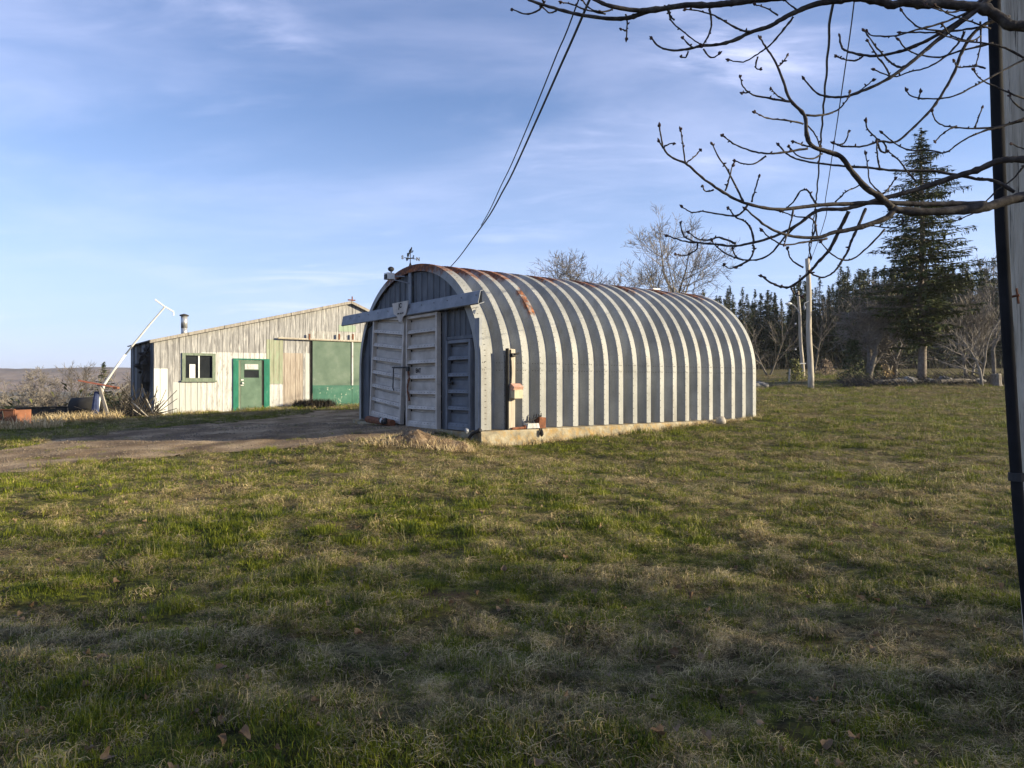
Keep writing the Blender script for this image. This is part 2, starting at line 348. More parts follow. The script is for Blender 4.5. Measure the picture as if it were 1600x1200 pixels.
M['galv_trim'] = mat('galvanised_trim', [(.3, (.15, .165, .19)), (.6, (.235, .25, .275)), (.8, (.31, .325, .35))], scale=3, rough=.6, metal=.1, bump=.06, coord='World', fine=(9, (1,1,.4), (.16, .13, .11), .64, .82))
M['door_alu'] = mat('aluminium_door_sheet', [(.3, (.36, .325, .285)), (.6, (.52, .475, .42)), (.8, (.62, .57, .51))], scale=2.6, rough=.65, metal=.05, bump=.08, coord='World', fine=(5, (.5,.5,2.5), (.25, .20, .17), .60, .8))
M['door_steel'] = mat('small_door_steel', [(.3, (.10, .112, .13)), (.6, (.155, .17, .195)), (.8, (.22, .24, .265))], scale=2.6, rough=.65, metal=.1, bump=.08, coord='World')
M['black'] = mat('black_iron', [(.3, (.012, .012, .013)), (.7, (.03, .03, .032))], scale=8, rough=.6, bump=.1)
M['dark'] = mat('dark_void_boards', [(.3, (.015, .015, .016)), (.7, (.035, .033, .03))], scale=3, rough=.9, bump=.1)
M['concrete'] = mat('lichened_concrete', [(.30, (.10, .085, .06)), (.5, (.26, .23, .165)), (.70, (.40, .36, .26))], scale=3.2, bump=.6, bscale=14, bdist=.03, coord='World', fine=(5, (1,1,1), (.30, .19, .06), .46, .66))
M['rust'] = mat('rusted_steel', [(.3, (.09, .035, .02)), (.6, (.20, .075, .035)), (.8, (.30, .13, .06))], scale=9, bump=.4, coord='World')
M['rustbox'] = mat('orange_rust_panel', [(.3, (.13, .055, .03)), (.6, (.24, .10, .055)), (.8, (.31, .16, .10))], scale=2, bump=.3, coord='World')
M['wood_grey'] = mat('silvered_wood', [(.3, (.17, .15, .13)), (.55, (.30, .275, .24)), (.75, (.42, .39, .34))], scale=5, stretch=(4, 4, .35), bump=.5, bscale=12, bstretch=(6, 6, .3), coord='World')
M['wood_pale'] = mat('pale_pole_wood', [(.3, (.28, .24, .19)), (.55, (.42, .38, .31)), (.75, (.55, .50, .42))], scale=4, stretch=(5, 5, .35), bump=.4, bscale=12, bstretch=(6, 6, .25), coord='World')
M['white_paint'] = mat('white_paint', [(.3, (.62, .61, .57)), (.7, (.80, .79, .75))], scale=4, rough=.5, bump=.05)
M['roofing'] = mat('tar_roofing', [(.3, (.025, .023, .021)), (.7, (.075, .068, .06))], scale=3, bump=.4, coord='World')
M['glass'] = mat('dark_window_glass', [(.3, (.012, .014, .016)), (.7, (.03, .034, .038))], scale=1.2, rough=.06, spec=.6, bump=0)
M['green_frame'] = mat('bright_green_paint', [(.3, (.010, .11, .07)), (.6, (.02, .165, .11)), (.82, (.08, .23, .17))], scale=3, stretch=(2,2,.6), bump=.15, coord='World', fine=(14, (1,1,.3), (.42, .42, .34), .64, .72))
M['green_door'] = mat('sage_green_door', [(.3, (.075, .125, .09)), (.6, (.115, .18, .13)), (.8, (.17, .22, .17))], scale=2.4, bump=.1, coord='World', fine=(16, (1,1,.4), (.45, .43, .34), .66, .74))
M['green_pale'] = mat('pale_green_frame', [(.3, (.11, .14, .105)), (.6, (.18, .22, .165)), (.8, (.28, .30, .24))], scale=6, stretch=(2,2,.5), bump=.15, coord='World', fine=(14, (1,1,.3), (.42, .38, .30), .58, .7))
M['green_big'] = mat('faded_green_plywood', [(.25, (.075, .118, .088)), (.5, (.11, .158, .12)), (.75, (.16, .205, .165))], scale=1.6, bump=.1, coord='World', fine=(7, (1,1,.6), (.44, .45, .36), .67, .73))
M['green_low'] = mat('deep_green_paint', [(.25, (.030, .10, .070)), (.5, (.045, .135, .098)), (.75, (.085, .18, .135))], scale=2.0, bump=.1, coord='World', fine=(6, (1,1,.8), (.45, .47, .38), .60, .66))
# boards of the barn
def board_mat(name, stops, flk=None, sc_=3.2):
    return mat(name, stops, scale=sc_, stretch=(5, 5, .45), bump=.5, bscale=10, bstretch=(9, 9, .35), coord='World', rough=.85, fine=flk)
M['b_grey'] = board_mat('weathered_grey_board', [(.28, (.125, .122, .124)), (.5, (.26, .258, .258)), (.72, (.38, .38, .378))], (5, (3,3,.3), (.52, .51, .49), .52, .66))
M['b_grey2'] = board_mat('faded_brown_board', [(.28, (.21, .17, .14)), (.5, (.33, .285, .24)), (.72, (.43, .38, .32))], (5, (3,3,.3), (.20, .16, .13), .58, .74))
M['b_white'] = board_mat('white_washed_board', [(.25, (.30, .295, .285)), (.45, (.46, .46, .45)), (.72, (.60, .61, .60))], (8, (3,3,.5), (.22, .195, .165), .54, .66))
M['b_cream'] = board_mat('cream_painted_board', [(.3, (.38, .39, .375)), (.7, (.50, .52, .50))], (6, (3,3,.3), (.42, .38, .30), .66, .80))
M['b_clean'] = board_mat('white_painted_board', [(.3, (.54, .54, .52)), (.7, (.68, .68, .655))], (6, (3,3,.3), (.45, .42, .36), .68, .80))
M['b_green'] = board_mat('green_tinted_board', [(.28, (.19, .21, .145)), (.5, (.27, .285, .205)), (.72, (.34, .335, .27))], (4, (2,2,.4), (.28, .37, .25), .50, .68))
M['b_patch'] = board_mat('light_green_patch', [(.3, (.22, .29, .21)), (.7, (.31, .37, .29))])
M['b_batten'] = board_mat('flaking_white_batten', [(.3, (.20, .19, .175)), (.5, (.34, .335, .32)), (.7, (.55, .55, .53))], (9, (3,3,.5), (.10, .085, .075), .56, .66))

def steel_arch_mat():
    m, n, l = nmat('galvanised_arch_steel'); b = n['Principled BSDF']; b.inputs['Roughness'].default_value = .6; b.inputs['Specular IOR Level'].default_value = .25
    g = n.new('ShaderNodeNewGeometry')
    def noise(s, d=5, st=(1,1,1), ro=.6):
        mp = n.new('ShaderNodeMapping'); mp.inputs['Scale'].default_value = st; l.new(g.outputs['Position'], mp.inputs[0])
        q = n.new('ShaderNodeTexNoise'); q.inputs['Scale'].default_value = s; q.inputs['Detail'].default_value = d; q.inputs['Roughness'].default_value = ro; l.new(mp.outputs[0], q.inputs[0]); return q
    base = ramp(n, [(.25, (.225, .232, .226)), (.5, (.282, .289, .282)), (.75, (.345, .350, .340))]); l.new(noise(2.2, 6, (1,1,.4)).outputs[0], base.inputs[0])
    vo = n.new('ShaderNodeTexVoronoi'); vo.inputs['Scale'].default_value = 55; l.new(g.outputs['Position'], vo.inputs[0])
    bw = n.new('ShaderNodeRGBToBW'); l.new(vo.outputs['Color'], bw.inputs[0])
    mx = n.new('ShaderNodeMix'); mx.data_type = 'RGBA'; mx.blend_type = 'OVERLAY'; mx.inputs[0].default_value = .10; l.new(base.outputs[0], mx.inputs[6]); l.new(bw.outputs[0], mx.inputs[7])
    sk = noise(6, 6, (1, 1, .10), .65); sm_ = n.new('ShaderNodeMapRange'); sm_.inputs['From Min'].default_value = .52; sm_.inputs['From Max'].default_value = .78; sm_.inputs['To Max'].default_value = .55; l.new(sk.outputs[0], sm_.inputs[0])
    st_ = n.new('ShaderNodeMix'); st_.data_type = 'RGBA'; l.new(sm_.outputs[0], st_.inputs[0]); l.new(mx.outputs[2], st_.inputs[6]); st_.inputs[7].default_value = (.17, .145, .11, 1)
    lg = noise(.9, 4); lm = n.new('ShaderNodeMapRange'); lm.inputs['From Min'].default_value = .35; lm.inputs['From Max'].default_value = .65; lm.inputs['To Min'].default_value = .82; lm.inputs['To Max'].default_value = 1.12; l.new(lg.outputs[0], lm.inputs[0])
    mu = n.new('ShaderNodeMix'); mu.data_type = 'RGBA'; mu.blend_type = 'MULTIPLY'; mu.inputs[0].default_value = 1; l.new(st_.outputs[2], mu.inputs[6]); l.new(lm.outputs[0], mu.inputs[7]); mx = mu
    at = n.new('ShaderNodeAttribute'); at.attribute_name = 'rust'
    nr = noise(5.5, 8, (1,1,.7), .7); ad = n.new('ShaderNodeMath'); ad.operation = 'MULTIPLY_ADD'; ad.inputs[1].default_value = 1.6; ad.inputs[2].default_value = -1.30; l.new(nr.outputs[0], ad.inputs[0])
    a2 = n.new('ShaderNodeMath'); a2.operation = 'ADD'; l.new(ad.outputs[0], a2.inputs[0]); l.new(at.outputs['Fac'], a2.inputs[1])
    mr = n.new('ShaderNodeMapRange'); mr.inputs['From Min'].default_value = 0; mr.inputs['From Max'].default_value = .35; l.new(a2.outputs[0], mr.inputs[0])
    rc = ramp(n, [(.35, (.075, .04, .032)), (.5, (.15, .062, .036)), (.66, (.36, .13, .04))]); l.new(noise(11, 6).outputs[0], rc.inputs[0])
    m2 = n.new('ShaderNodeMix'); m2.data_type = 'RGBA'; l.new(mr.outputs[0], m2.inputs[0]); l.new(mx.outputs[2], m2.inputs[6]); l.new(rc.outputs[0], m2.inputs[7]); l.new(m2.outputs[2], b.inputs['Base Color'])
    ro = n.new('ShaderNodeMapRange'); ro.inputs['To Min'].default_value = .62; ro.inputs['To Max'].default_value = .95; l.new(mr.outputs[0], ro.inputs[0]); l.new(ro.outputs[0], b.inputs['Roughness'])
    me_ = n.new('ShaderNodeMapRange'); me_.inputs['To Min'].default_value = .06; me_.inputs['To Max'].default_value = 0; l.new(mr.outputs[0], me_.inputs[0]); l.new(me_.outputs[0], b.inputs['Metallic'])
    ar = n.new('ShaderNodeAttribute'); ar.attribute_name = 'arc'
    sn = n.new('ShaderNodeMath'); sn.operation = 'MULTIPLY'; sn.inputs[1].default_value = 2*math.pi/.045; l.new(ar.outputs['Fac'], sn.inputs[0])
    s2 = n.new('ShaderNodeMath'); s2.operation = 'SINE'; l.new(sn.outputs[0], s2.inputs[0])
    cu = n.new('ShaderNodeMath'); cu.operation = 'MULTIPLY'; cu.use_clamp = True; cu.inputs[1].default_value = 1.2; l.new(ar.outputs['Fac'], cu.inputs[0])
    s3 = n.new('ShaderNodeMath'); s3.operation = 'MULTIPLY'; l.new(s2.outputs[0], s3.inputs[0]); l.new(cu.outputs[0], s3.inputs[1])
    bu = n.new('ShaderNodeBump'); bu.inputs['Strength'].default_value = .35; bu.inputs['Distance'].default_value = .003; l.new(s3.outputs[0], bu.inputs['Height'])
    b2 = n.new('ShaderNodeBump'); b2.inputs['Strength'].default_value = .12; b2.inputs['Distance'].default_value = .02; l.new(noise(2.5, 4).outputs[0], b2.inputs['Height']); l.new(bu.outputs[0], b2.inputs['Normal']); l.new(b2.outputs[0], b.inputs['Normal'])
    return m
M['steel'] = steel_arch_mat()
M['bolt'] = mat('bolt_heads', [(.3, (.05, .04, .035)), (.7, (.12, .10, .09))], scale=20, bump=0)

# ---------------------------------------------------------------- arch building (quonset)
HALF = 3.27; WALL = 1.41; RISE = 4.17-1.41; DEP = .19
def section(inset):
    """points (w, z, arc, tag) from the near foot over the crown to the far foot"""
    a = HALF-inset; b = RISE-inset; pts = []
    for i in range(5): pts.append((HALF-a, WALL*i/4, 0))
    n = 44
    for i in range(1, n):
        th = math.pi*i/n; c = math.cos(th); s = math.sin(th)
        e = .96
        w = HALF-a*math.copysign(abs(c)**e, c); z = WALL+b*abs(s)**e
        pts.append((w, z, i/n*8.6+.05))
    for i in range(5): pts.append((HALF+a, WALL*(4-i)/4, 0))
    return pts
S_OUT = section(0); S_IN = section(DEP); NS = len(S_OUT)
def arch_w(z, inset=0):
    """nearest w on the near side for a height above the footing"""
    a = HALF-inset; b = RISE-inset
    if z <= WALL: return HALF-a
    s = min(1, (z-WALL)/b)**(1/.96); return HALF-a*math.sqrt(max(0, 1-s*s))**.96
def arch_z(w, inset=0):
    a = HALF-inset; b = RISE-inset; c = min(1, abs(HALF-w)/a)**(1/.96)
    return WALL+b*math.sqrt(max(0, 1-c*c))**.96

quon = empty('arch_building', Q(0, 3.27, .3), 'long galvanised steel arch building with deep ribs and double front doors', 'steel building')
def rust_val(k, w, z, crest):
    v = 0
    top = max(0, (z-3.35)/.8)
    v += top*(.88+.30*math.sin(k*2.1+1))
    if k in (1, 2, 3): v += .28*top
    if crest and k == 3 and w < HALF and 2.72 < z < 3.4: v += .80
    if crest and k == 3 and w < HALF and 2.1 < z < 2.62: v += .35
    if crest and k in (1, 2) and 2.3 < z: v += .16
    return v
us = []   # profile polyline of each arch: list of (u, n) with n 0 = outer crest, 1 = inner valley
prof = [[(0.0, 1), (.03, 0), (.15, 0), (.152, .04), (.30, .04), (.444, 1), (.524, 1)]]
u = .524
for k in range(19):
    prof.append([(u, 1), (u+.144, 0), (u+.306, 0), (u+.450, 1), (u+.528, 1)]); u += .528
prof[-1] = prof[-1][:3]+[(prof[-1][2][0]+.03, 1)]
QL = prof[-1][-1][0]
def arch_part(k, pr, i0, i1, name):
    mb = MB(); arc = []; ru = []
    jz = random.uniform(-.004, .004)
    for (uu, nn) in pr:
        for i in range(i0, i1+1):
            a = S_OUT[i]; b = S_IN[i]; w = a[0]*(1-nn)+b[0]*nn; z = a[1]*(1-nn)+b[1]*nn
            dz = jz*(1 if 5 < i < NS-5 else 0)
            mb.v.append(tuple(Q(uu, w, QB+z+dz))); arc.append(a[2]); ru.append(rust_val(k, w, z, nn < .5))
    m = i1-i0+1
    for p in range(len(pr)-1):
        for i in range(m-1):
            x = p*m+i; mb.f.append((x, x+m, x+m+1, x+1))
    mb.a = {'arc': arc, 'rust': ru}
    o = part(mb, name, M['steel'], quon)
    # keep creases across the profile sharp but the arch smooth
    me = o.data; me.polygons.foreach_set('use_smooth', [True]*len(me.polygons))
    se = me.attributes.new('sharp_edge', 'BOOLEAN', 'EDGE'); vals = []
    for e in me.edges:
        a, b = e.vertices; vals.append(abs(a-b) == 1 or (a % m == b % m and a % m in (0, m-1)))
    se.data.foreach_set('value', vals)
    sm = o.modifiers.new('gauge', 'SOLIDIFY'); sm.thickness = .004; sm.offset = -1
    return o
for k, pr in enumerate(prof):
    arch_part(k, pr, 0, 4, 'side_panel'); arch_part(k, pr, 4, NS-5, 'arch_panel'); arch_part(k, pr, NS-5, NS-1, 'side_panel')
# bolts
mb = MB()
def bolt(p, nrm, r=.011):
    nrm = Vector(nrm); a = nrm.orthogonal().normalized(); b = nrm.cross(a); k = len(mb.v); p = Vector(p)
    for q in range(5): an = q*2*math.pi/5; mb.v.append(tuple(p+(a*math.cos(an)+b*math.sin(an))*r+nrm*.001))
    mb.v.append(tuple(p+nrm*.012))
    for q in range(5): mb.f.append((k+q, k+(q+1) % 5, k+5))
for k, pr in enumerate(prof):
    cu = [p[0] for p in pr if p[1] < .5]
    cols = [(.10,), (cu[0]+.02,)][k > 0]
    if k == 0: cols = (.135, .16)
    z = .08
    pts = [(S_OUT[i][0], S_OUT[i][1]) for i in range(0, NS//2+8)]
    # resample along the arc
    acc = 0; step = .13 if k < 8 else .2
    for i in range(len(pts)-1):
        (w0, z0), (w1, z1) = pts[i], pts[i+1]; L = math.hypot(w1-w0, z1-z0); nr = -DX*(z1-z0)/L+UP*(w1-w0)/L
        while acc < L:
            f = acc/L
            for c_ in cols: bolt(Q(c_, w0+(w1-w0)*f, QB+z0+(z1-z0)*f), nr)
            acc += step
        acc -= L
    # seam rows
    for zz in (WALL-.04, WALL+.13):
        for (uu, nn) in ((cu[0]+.04, 0), (cu[0]+.09, 0), (cu[0]-.03, .2), (cu[0]-.07, .48), (cu[0]-.11, .76)):
            if k == 0 and nn > 0: continue
            bolt(Q(uu, DEP*nn, QB+zz), (-DX-(AX*.9 if nn else AX*0)).normalized())
part(mb, 'bolt', M['bolt'], quon, kind='stuff')
# horizontal laps at the seam
for k, pr in enumerate(prof):
    lap = MB(); m2 = [(uu, nn) for uu, nn in pr]
    for (uu, nn) in m2:
        lap.v.append(tuple(Q(uu, DEP*nn-.004, QB+WALL-.014))); lap.v.append(tuple(Q(uu, DEP*nn-.006, QB+WALL-.010))); lap.v.append(tuple(Q(uu, DEP*nn-.004, QB+WALL+.0)))
    for p in range(len(m2)-1):
        for i in range(2): lap.f.append((p*3+i, p*3+3+i, p*3+4+i, p*3+1+i))
    lap.a = {'arc': [0]*len(lap.v), 'rust': [.05]*len(lap.v)}
    part(lap, 'lap_joint', M['steel'], quon)

# end wall: ribbed vertical sheets following the arch
def rib_panel(u0, w0, w1, zb, ztop_fn, rib=.30, name='end_wall_sheet', m=None, parent=None):
    w = w0
    while w < w1-.02:
        we = min(w+rib, w1); mb = MB(); prf = [(w, 0), (w+.02, -.028), (w+.055, -.028), (w+.075, 0), (we, 0)]
        prf = [(a, b) for a, b in prf if a <= we+1e-6]
        for (ww, nn) in prf:
            zt = ztop_fn(ww); zb_ = zb(ww) if callable(zb) else zb
            mb.v.append(tuple(Q(u0+nn, ww, zb_))); mb.v.append(tuple(Q(u0+nn, ww, max(zt, zb_+.01))))
        for i in range(len(prf)-1): mb.f.append((2*i, 2*i+1, 2*i+3, 2*i+2))
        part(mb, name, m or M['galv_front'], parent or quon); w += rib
UE = .10   # set-back of the end wall inside the first arch
HZ0, HZ1 = 3.37, 3.70
topf = lambda w: QB+arch_z(min(max(w, .2), 2*HALF-.2), DEP)-.01
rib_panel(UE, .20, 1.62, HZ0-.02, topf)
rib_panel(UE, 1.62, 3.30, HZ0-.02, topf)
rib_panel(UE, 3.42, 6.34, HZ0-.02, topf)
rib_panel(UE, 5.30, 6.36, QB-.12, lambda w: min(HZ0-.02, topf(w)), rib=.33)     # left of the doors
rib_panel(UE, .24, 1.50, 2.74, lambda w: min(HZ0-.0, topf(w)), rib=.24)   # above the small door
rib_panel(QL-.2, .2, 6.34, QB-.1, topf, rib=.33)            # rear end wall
# dark sheet added inside so that gaps read as unlit interior
mb = MB(); mb.quad(Q(UE+.5, .25, QB-.2), Q(UE+.5, 6.3, QB-.2), Q(UE+.5, 5.9, 3.6), Q(UE+.5, .7, 3.6)); part(mb, 'dark_backing', M['dark'], quon)
# centre post up to the crown
mb = MB(); mb.box(Q(UE-.06, 3.36, (HZ1+QB+4.0)/2), (.05, .13, QB+4.02-HZ1), (AX, DX, UP)); part(mb, 'gable_post', M['galv_trim'], quon)
# frame members
for (w0, w1, z0, z1, nm) in ((1.47, 1.60, QB-.05, HZ0-.01, 'door_post'), (1.605, 1.69, QB-.08, HZ0-.01, 'door_post'), (.05, .24, QB-.08, 3.1, 'corner_post'), (.245, 1.465, 2.66, 2.74, 'door_head')):
    mb = MB(); mb.box(Q(UE-.05+.01*(nm == 'door_head'), (w0+w1)/2, (z0+z1)/2), (.07, w1-w0, z1-z0), (AX, DX, UP)); part(mb, nm, M['galv_front'] if nm != 'corner_post' else M['galv_trim'], quon)
# loose bent flashing strip, coloured white to look sunlit
mb = MB(); 
for i in range(6):
    z = 2.80+.5*i/5; bow = .05*math.sin(i/5*math.pi); mb.v.append(tuple(Q(UE-.06-bow*.5, .34+bow, z))); mb.v.append(tuple(Q(UE-.02-bow*.5, .28+bow, z)))
for i in range(5): mb.f.append((2*i, 2*i+1, 2*i+3, 2*i+2))
part(mb, 'loose_flashing', M['white_paint'], quon)

# ribbed door leaf: profile down the height with ledges
def door_leaf(w0, w1, z0, z1, n, m, uo, tilt=0, name='sliding_door', fr=.07, mf=None, depth=.10):
    mf = mf or m
    root = empty(name, Q(uo, (w0+w1)/2, z0)); root.parent = quon; root.matrix_parent_inverse = Matrix.Translation(-Vector(quon.location))
    cen = Q(uo, w0, z1); rot = Matrix.Translation(cen) @ Matrix.Rotation(R(tilt), 4, AX) @ Matrix.Translation(-cen)
    T = lambda u_, w_, z_: rot @ Q(u_, w_, z_)
    def add(mb, nm, mm):
        o = mb.build(nm, mm); o.parent = root; o.matrix_parent_inverse = Matrix.Translation(-(Vector(root.location))); return o
    pitch = (z1-z0-2*fr)/n; bolts = MB()
    for i in range(n):
        zt = z1-fr-i*pitch; pp = [(.0, 0, depth)]   # (dz below top, -, outward)
        seq = [(0, depth-.0), (.02, -.05), (.07, -.05), (.088, .0)]
        nl = 7
        for q in range(nl):            # fine horizontal ribs on the sheet
            z_ = .09+(pitch-.19)*q/nl; seq += [(z_, 0), (z_+(pitch-.19)/nl*.5, .007), (z_+(pitch-.19)/nl*.6, 0)]
        seq += [(pitch-.095, .0), (pitch-.085, depth*.75), (pitch-.001, depth)]
        mb = MB()
        for (dz, o_) in seq: mb.v.append(tuple(T(uo-o_, w0+fr*.8, zt-dz))); mb.v.append(tuple(T(uo-o_, w1-fr*.8, zt-dz)))
        for q in range(len(seq)-1): mb.f.append((2*q, 2*q+1, 2*q+3, 2*q+2))
        add(mb, 'door_panel', m)
        nb = max(5, int((w1-w0)/.16))
        for q in range(nb):
            p = T(uo-depth*.9, w0+fr+(w1-w0-2*fr)*(q+.5)/nb, zt-pitch+.045); bolts.blob(p, .011, 5, 3, 0)
    add(bolts, 'bolt', M['bolt'])['kind'] = 'stuff'
    for (a, b, c, d) in ((w0, w0+fr, z0, z1), (w1-fr, w1, z0, z1)):
        mb = MB(); cc = (T(uo-.05, (a+b)/2, (c+d)/2)); mb.box(cc, (.12, b-a, d-c), (AX, (rot.to_3x3() @ DX), rot.to_3x3() @ UP)); add(mb, 'door_stile', mf)
    for (c, d) in ((z0, z0+fr), (z1-fr, z1)):
        mb = MB(); cc = (T(uo-.045, (w0+w1)/2, (c+d)/2)); mb.box(cc, (.10, w1-w0-2*fr-.004, d-c), (AX, (rot.to_3x3() @ DX), rot.to_3x3() @ UP)); add(mb, 'door_rail', mf)
    return root, T
dr1, T1 = door_leaf(1.70, 3.30, .50, 3.36, 7, M['door_alu'], -.02, 0)
dr2, T2 = door_leaf(3.33, 5.22, .52, 3.34, 7, M['door_alu'], -.04, 5.2)
dr3, T3 = door_leaf(.32, 1.40, .52, 2.64, 5, M['door_steel'], UE-.05, 0, 'side_door', .075)
# hardware
def sub(mb, nm, m, root):
    o = mb.build(nm, m); o.parent = root; o.matrix_parent_inverse = Matrix.Translation(-Vector(root.location)); return o
mb = MB(); mb.tube([T2(-.16, 3.75, 2.02), T2(-.19, 3.75, 1.95), T2(-.19, 3.74, 1.45), T2(-.16, 3.74, 1.38)], .016, 6); sub(mb, 'door_handle', M['black'], dr2)
mb = MB(); mb.tube([T2(-.17, 3.85, 1.99), T1(-.17, 3.05, 2.03)], .022, 6); mb.box(T1(-.16, 3.12, 1.98), (.05, .12, .10), (AX, DX, UP)); sub(mb, 'latch_bar', M['black'], dr1)
mb = MB()
pts = [T1(-.15, 3.12-.05*math.sin(i*.9), 1.93-i*.085) for i in range(10)]
for i in range(9): mb.tube([pts[i], pts[i+1]], .018 if i % 2 else .026, 5)
sub(mb, 'chain', M['rust'], dr1)
mb = MB(); mb.box(T3(UE-.13, 1.20, 1.62), (.05, .13, .07), (AX, DX, UP)); mb.tube([T3(UE-.14, 1.22, 1.62), T3(UE-.2, 1.22, 1.62), T3(UE-.2, 1.12, 1.62)], .014, 6); mb.box(T3(UE-.13, 1.24, 1.66), (.03, .04, .16), (AX, DX, UP)); sub(mb, 'door_handle', M['black'], dr3)
# text
def text(body, size, loc, m, parent, right, up, bold=.0, nm='lettering', extr=.001):
    cu = bpy.data.curves.new(nm, 'FONT'); cu.body = body; cu.size = size; cu.extrude = extr; cu.offset = bold; cu.align_x = 'CENTER'; cu.align_y = 'CENTER'
    tmp = bpy.data.objects.new('tmp', cu); C.objects.link(tmp); bpy.context.view_layer.update()
    me = bpy.data.meshes.new_from_object(tmp.evaluated_get(bpy.context.evaluated_depsgraph_get())); bpy.data.objects.remove(tmp)
    nrm = right.cross(up); mt = Matrix((right, up, nrm)).transposed().to_4x4(); mt.translation = loc; me.transform(mt)
    me.materials.clear(); me.materials.append(m); me.name = nm; o = bpy.data.objects.new(nm, me); C.objects.link(o)
    o.parent = parent; o.matrix_parent_inverse = Matrix.Translation(-Vector(parent.location)); return o
text('EAT', .15, T1(-.035, 2.80, 1.94), M['black'], dr1, -DX, UP, .006)
# header (door track cover)
mb = MB()
def header(w0, w1):
    sec = [(-.16, HZ1), (-.24, HZ1-.03), (-.30, HZ0+.02), (-.27, HZ0), (-.13, HZ0+.05)]
    for w in (w0, w1):
        for (a, z) in sec: mb.v.append(tuple(Q(a+UE, w, z)))
    n = len(sec); k = len(mb.v)-2*n
    for i in range(n-1): mb.f.append((k+i, k+n+i, k+n+i+1, k+i+1))
header(-.22, 3.18); header(3.18, 7.35)
o = part(mb, 'track_cover', M['galv_trim'], quon); sm = o.modifiers.new('gauge', 'SOLIDIFY'); sm.thickness = .012
mb = MB()
for w in np.arange(-.1, 7.3, .62): mb.blob(Q(-.145-.03, float(w), HZ1-.12), .014, 5, 3, 0)
part(mb, 'bolt', M['bolt'], quon, kind='stuff')
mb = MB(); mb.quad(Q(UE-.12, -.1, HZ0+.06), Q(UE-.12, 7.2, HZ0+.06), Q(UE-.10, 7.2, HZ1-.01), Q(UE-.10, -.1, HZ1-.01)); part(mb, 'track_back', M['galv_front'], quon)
mb = MB(); k = 0
ring = [(2.98, HZ1+.05), (3.88, HZ1+.05), (3.80, HZ0+.10), (3.62, HZ0+.02), (3.5, HZ0-.14), (3.33, HZ0-.14), (3.28, HZ0-.02), (3.12, HZ0+.03)]
for (w, z) in ring: mb.v.append(tuple(Q(-.225, w, z)))
for (w, z) in ring: mb.v.append(tuple(Q(-.205, w, z)))
n = len(ring); mb.f.append(tuple(range(n))); mb.f.append(tuple(range(2*n-1, n-1, -1)))
for i in range(n): mb.f.append((i, n+i, n+(i+1) % n, (i+1) % n))
splice = part(mb, 'splice_plate', M['door_alu'], quon)
text('JC', .17, Q(-.232, 3.42, HZ1-.05), M['black'], quon, -DX, UP, .008)
text('•—▪▪', .09, Q(-.232, 3.40, HZ1-.20), M['black'], quon, -DX, UP, .006) if False else None
mb = MB()
for i, (w, wd) in enumerate(((3.52, .10), (3.38, .08), (3.27, .06))): mb.box(Q(-.231, w, HZ0+.08), (.006, wd, .035), (AX, DX, UP))
part(mb, 'stencil_mark', M['black'], quon)
# footing
mb = MB()
def footing():
    n = 26; base = []
    for i in range(n+1):
        u_ = -.12+(QL+.25)*i/n
        o1 = .20+random.uniform(-.012, .012); base.append([Q(u_, .22, QB-.004), Q(u_, -o1, QB-.008+random.uniform(-.006, .004)), Q(u_, -o1-.02, QB-.04), Q(u_, -o1-.05+random.uniform(-.02, .02), QB-.55)])
    k = len(mb.v)
    for r_ in base:
        for p in r_: mb.v.append(tuple(p))
    for i in range(n):
        for j in range(3): mb.f.append((k+i*4+j, k+i*4+4+j, k+i*4+5+j, k+i*4+1+j))
    mb.f.append((k, k+1, k+2, k+3))
footing(); mb.box(Q(.05, 3.2, QB-.26), (.34, 6.5, .42), (AX, DX, UP)); mb.box(Q(QL/2, 6.5, QB-.26), (QL+.2, .5, .5), (AX, DX, UP))
part(mb, 'concrete_footing', M['concrete'], quon)
# small white ventilator on the far ridge
mb = MB(); zt = QB+4.17
mb.box(Q(9.2, 3.2, zt-.02), (.24, .22, .16), (AX, DX, UP)); mb.box(Q(9.2, 3.2, zt+.08), (.34, .30, .04), (AX, DX, UP))
part(mb, 'roof_vent', M['white_paint'], quon)

# things on and by the arch building
def flood():
    t = empty('floodlight', Q(-.12, 3.75, QB+3.85), 'small twin floodlight with a bent bracket under the front arch crown', 'light')
    mb = MB(); c = Q(-.32, 3.86, QB+3.92); mb.box(c, (.20, .24, .17), (AX, DX, UP), .01); part(mb, 'lamp_housing', M['white_paint'], t)
    mb = MB(); mb.box(Q(-.43, 3.86, QB+3.90), (.02, .15, .12), (AX, DX, UP)); part(mb, 'lens', M['black'], t)
    mb = MB(); mb.blob(Q(-.25, 3.9, QB+4.12), (.09, .09, .07), 8, 5, .05); mb.tube([Q(-.25, 3.9, QB+4.1), Q(-.25, 3.88, QB+3.98)], .02); part(mb, 'lamp_head', M['black'], t)
    mb = MB(); mb.tube([Q(-.3, 3.86, QB+3.84), Q(-.15, 3.6, QB+3.78), Q(0, 3.36, QB+3.70)], .014); mb.tube([Q(-.2, 3.8, QB+3.92), Q(-.02, 3.55, QB+3.9)], .02); part(mb, 'bracket', M['galv_trim'], t)
flood()
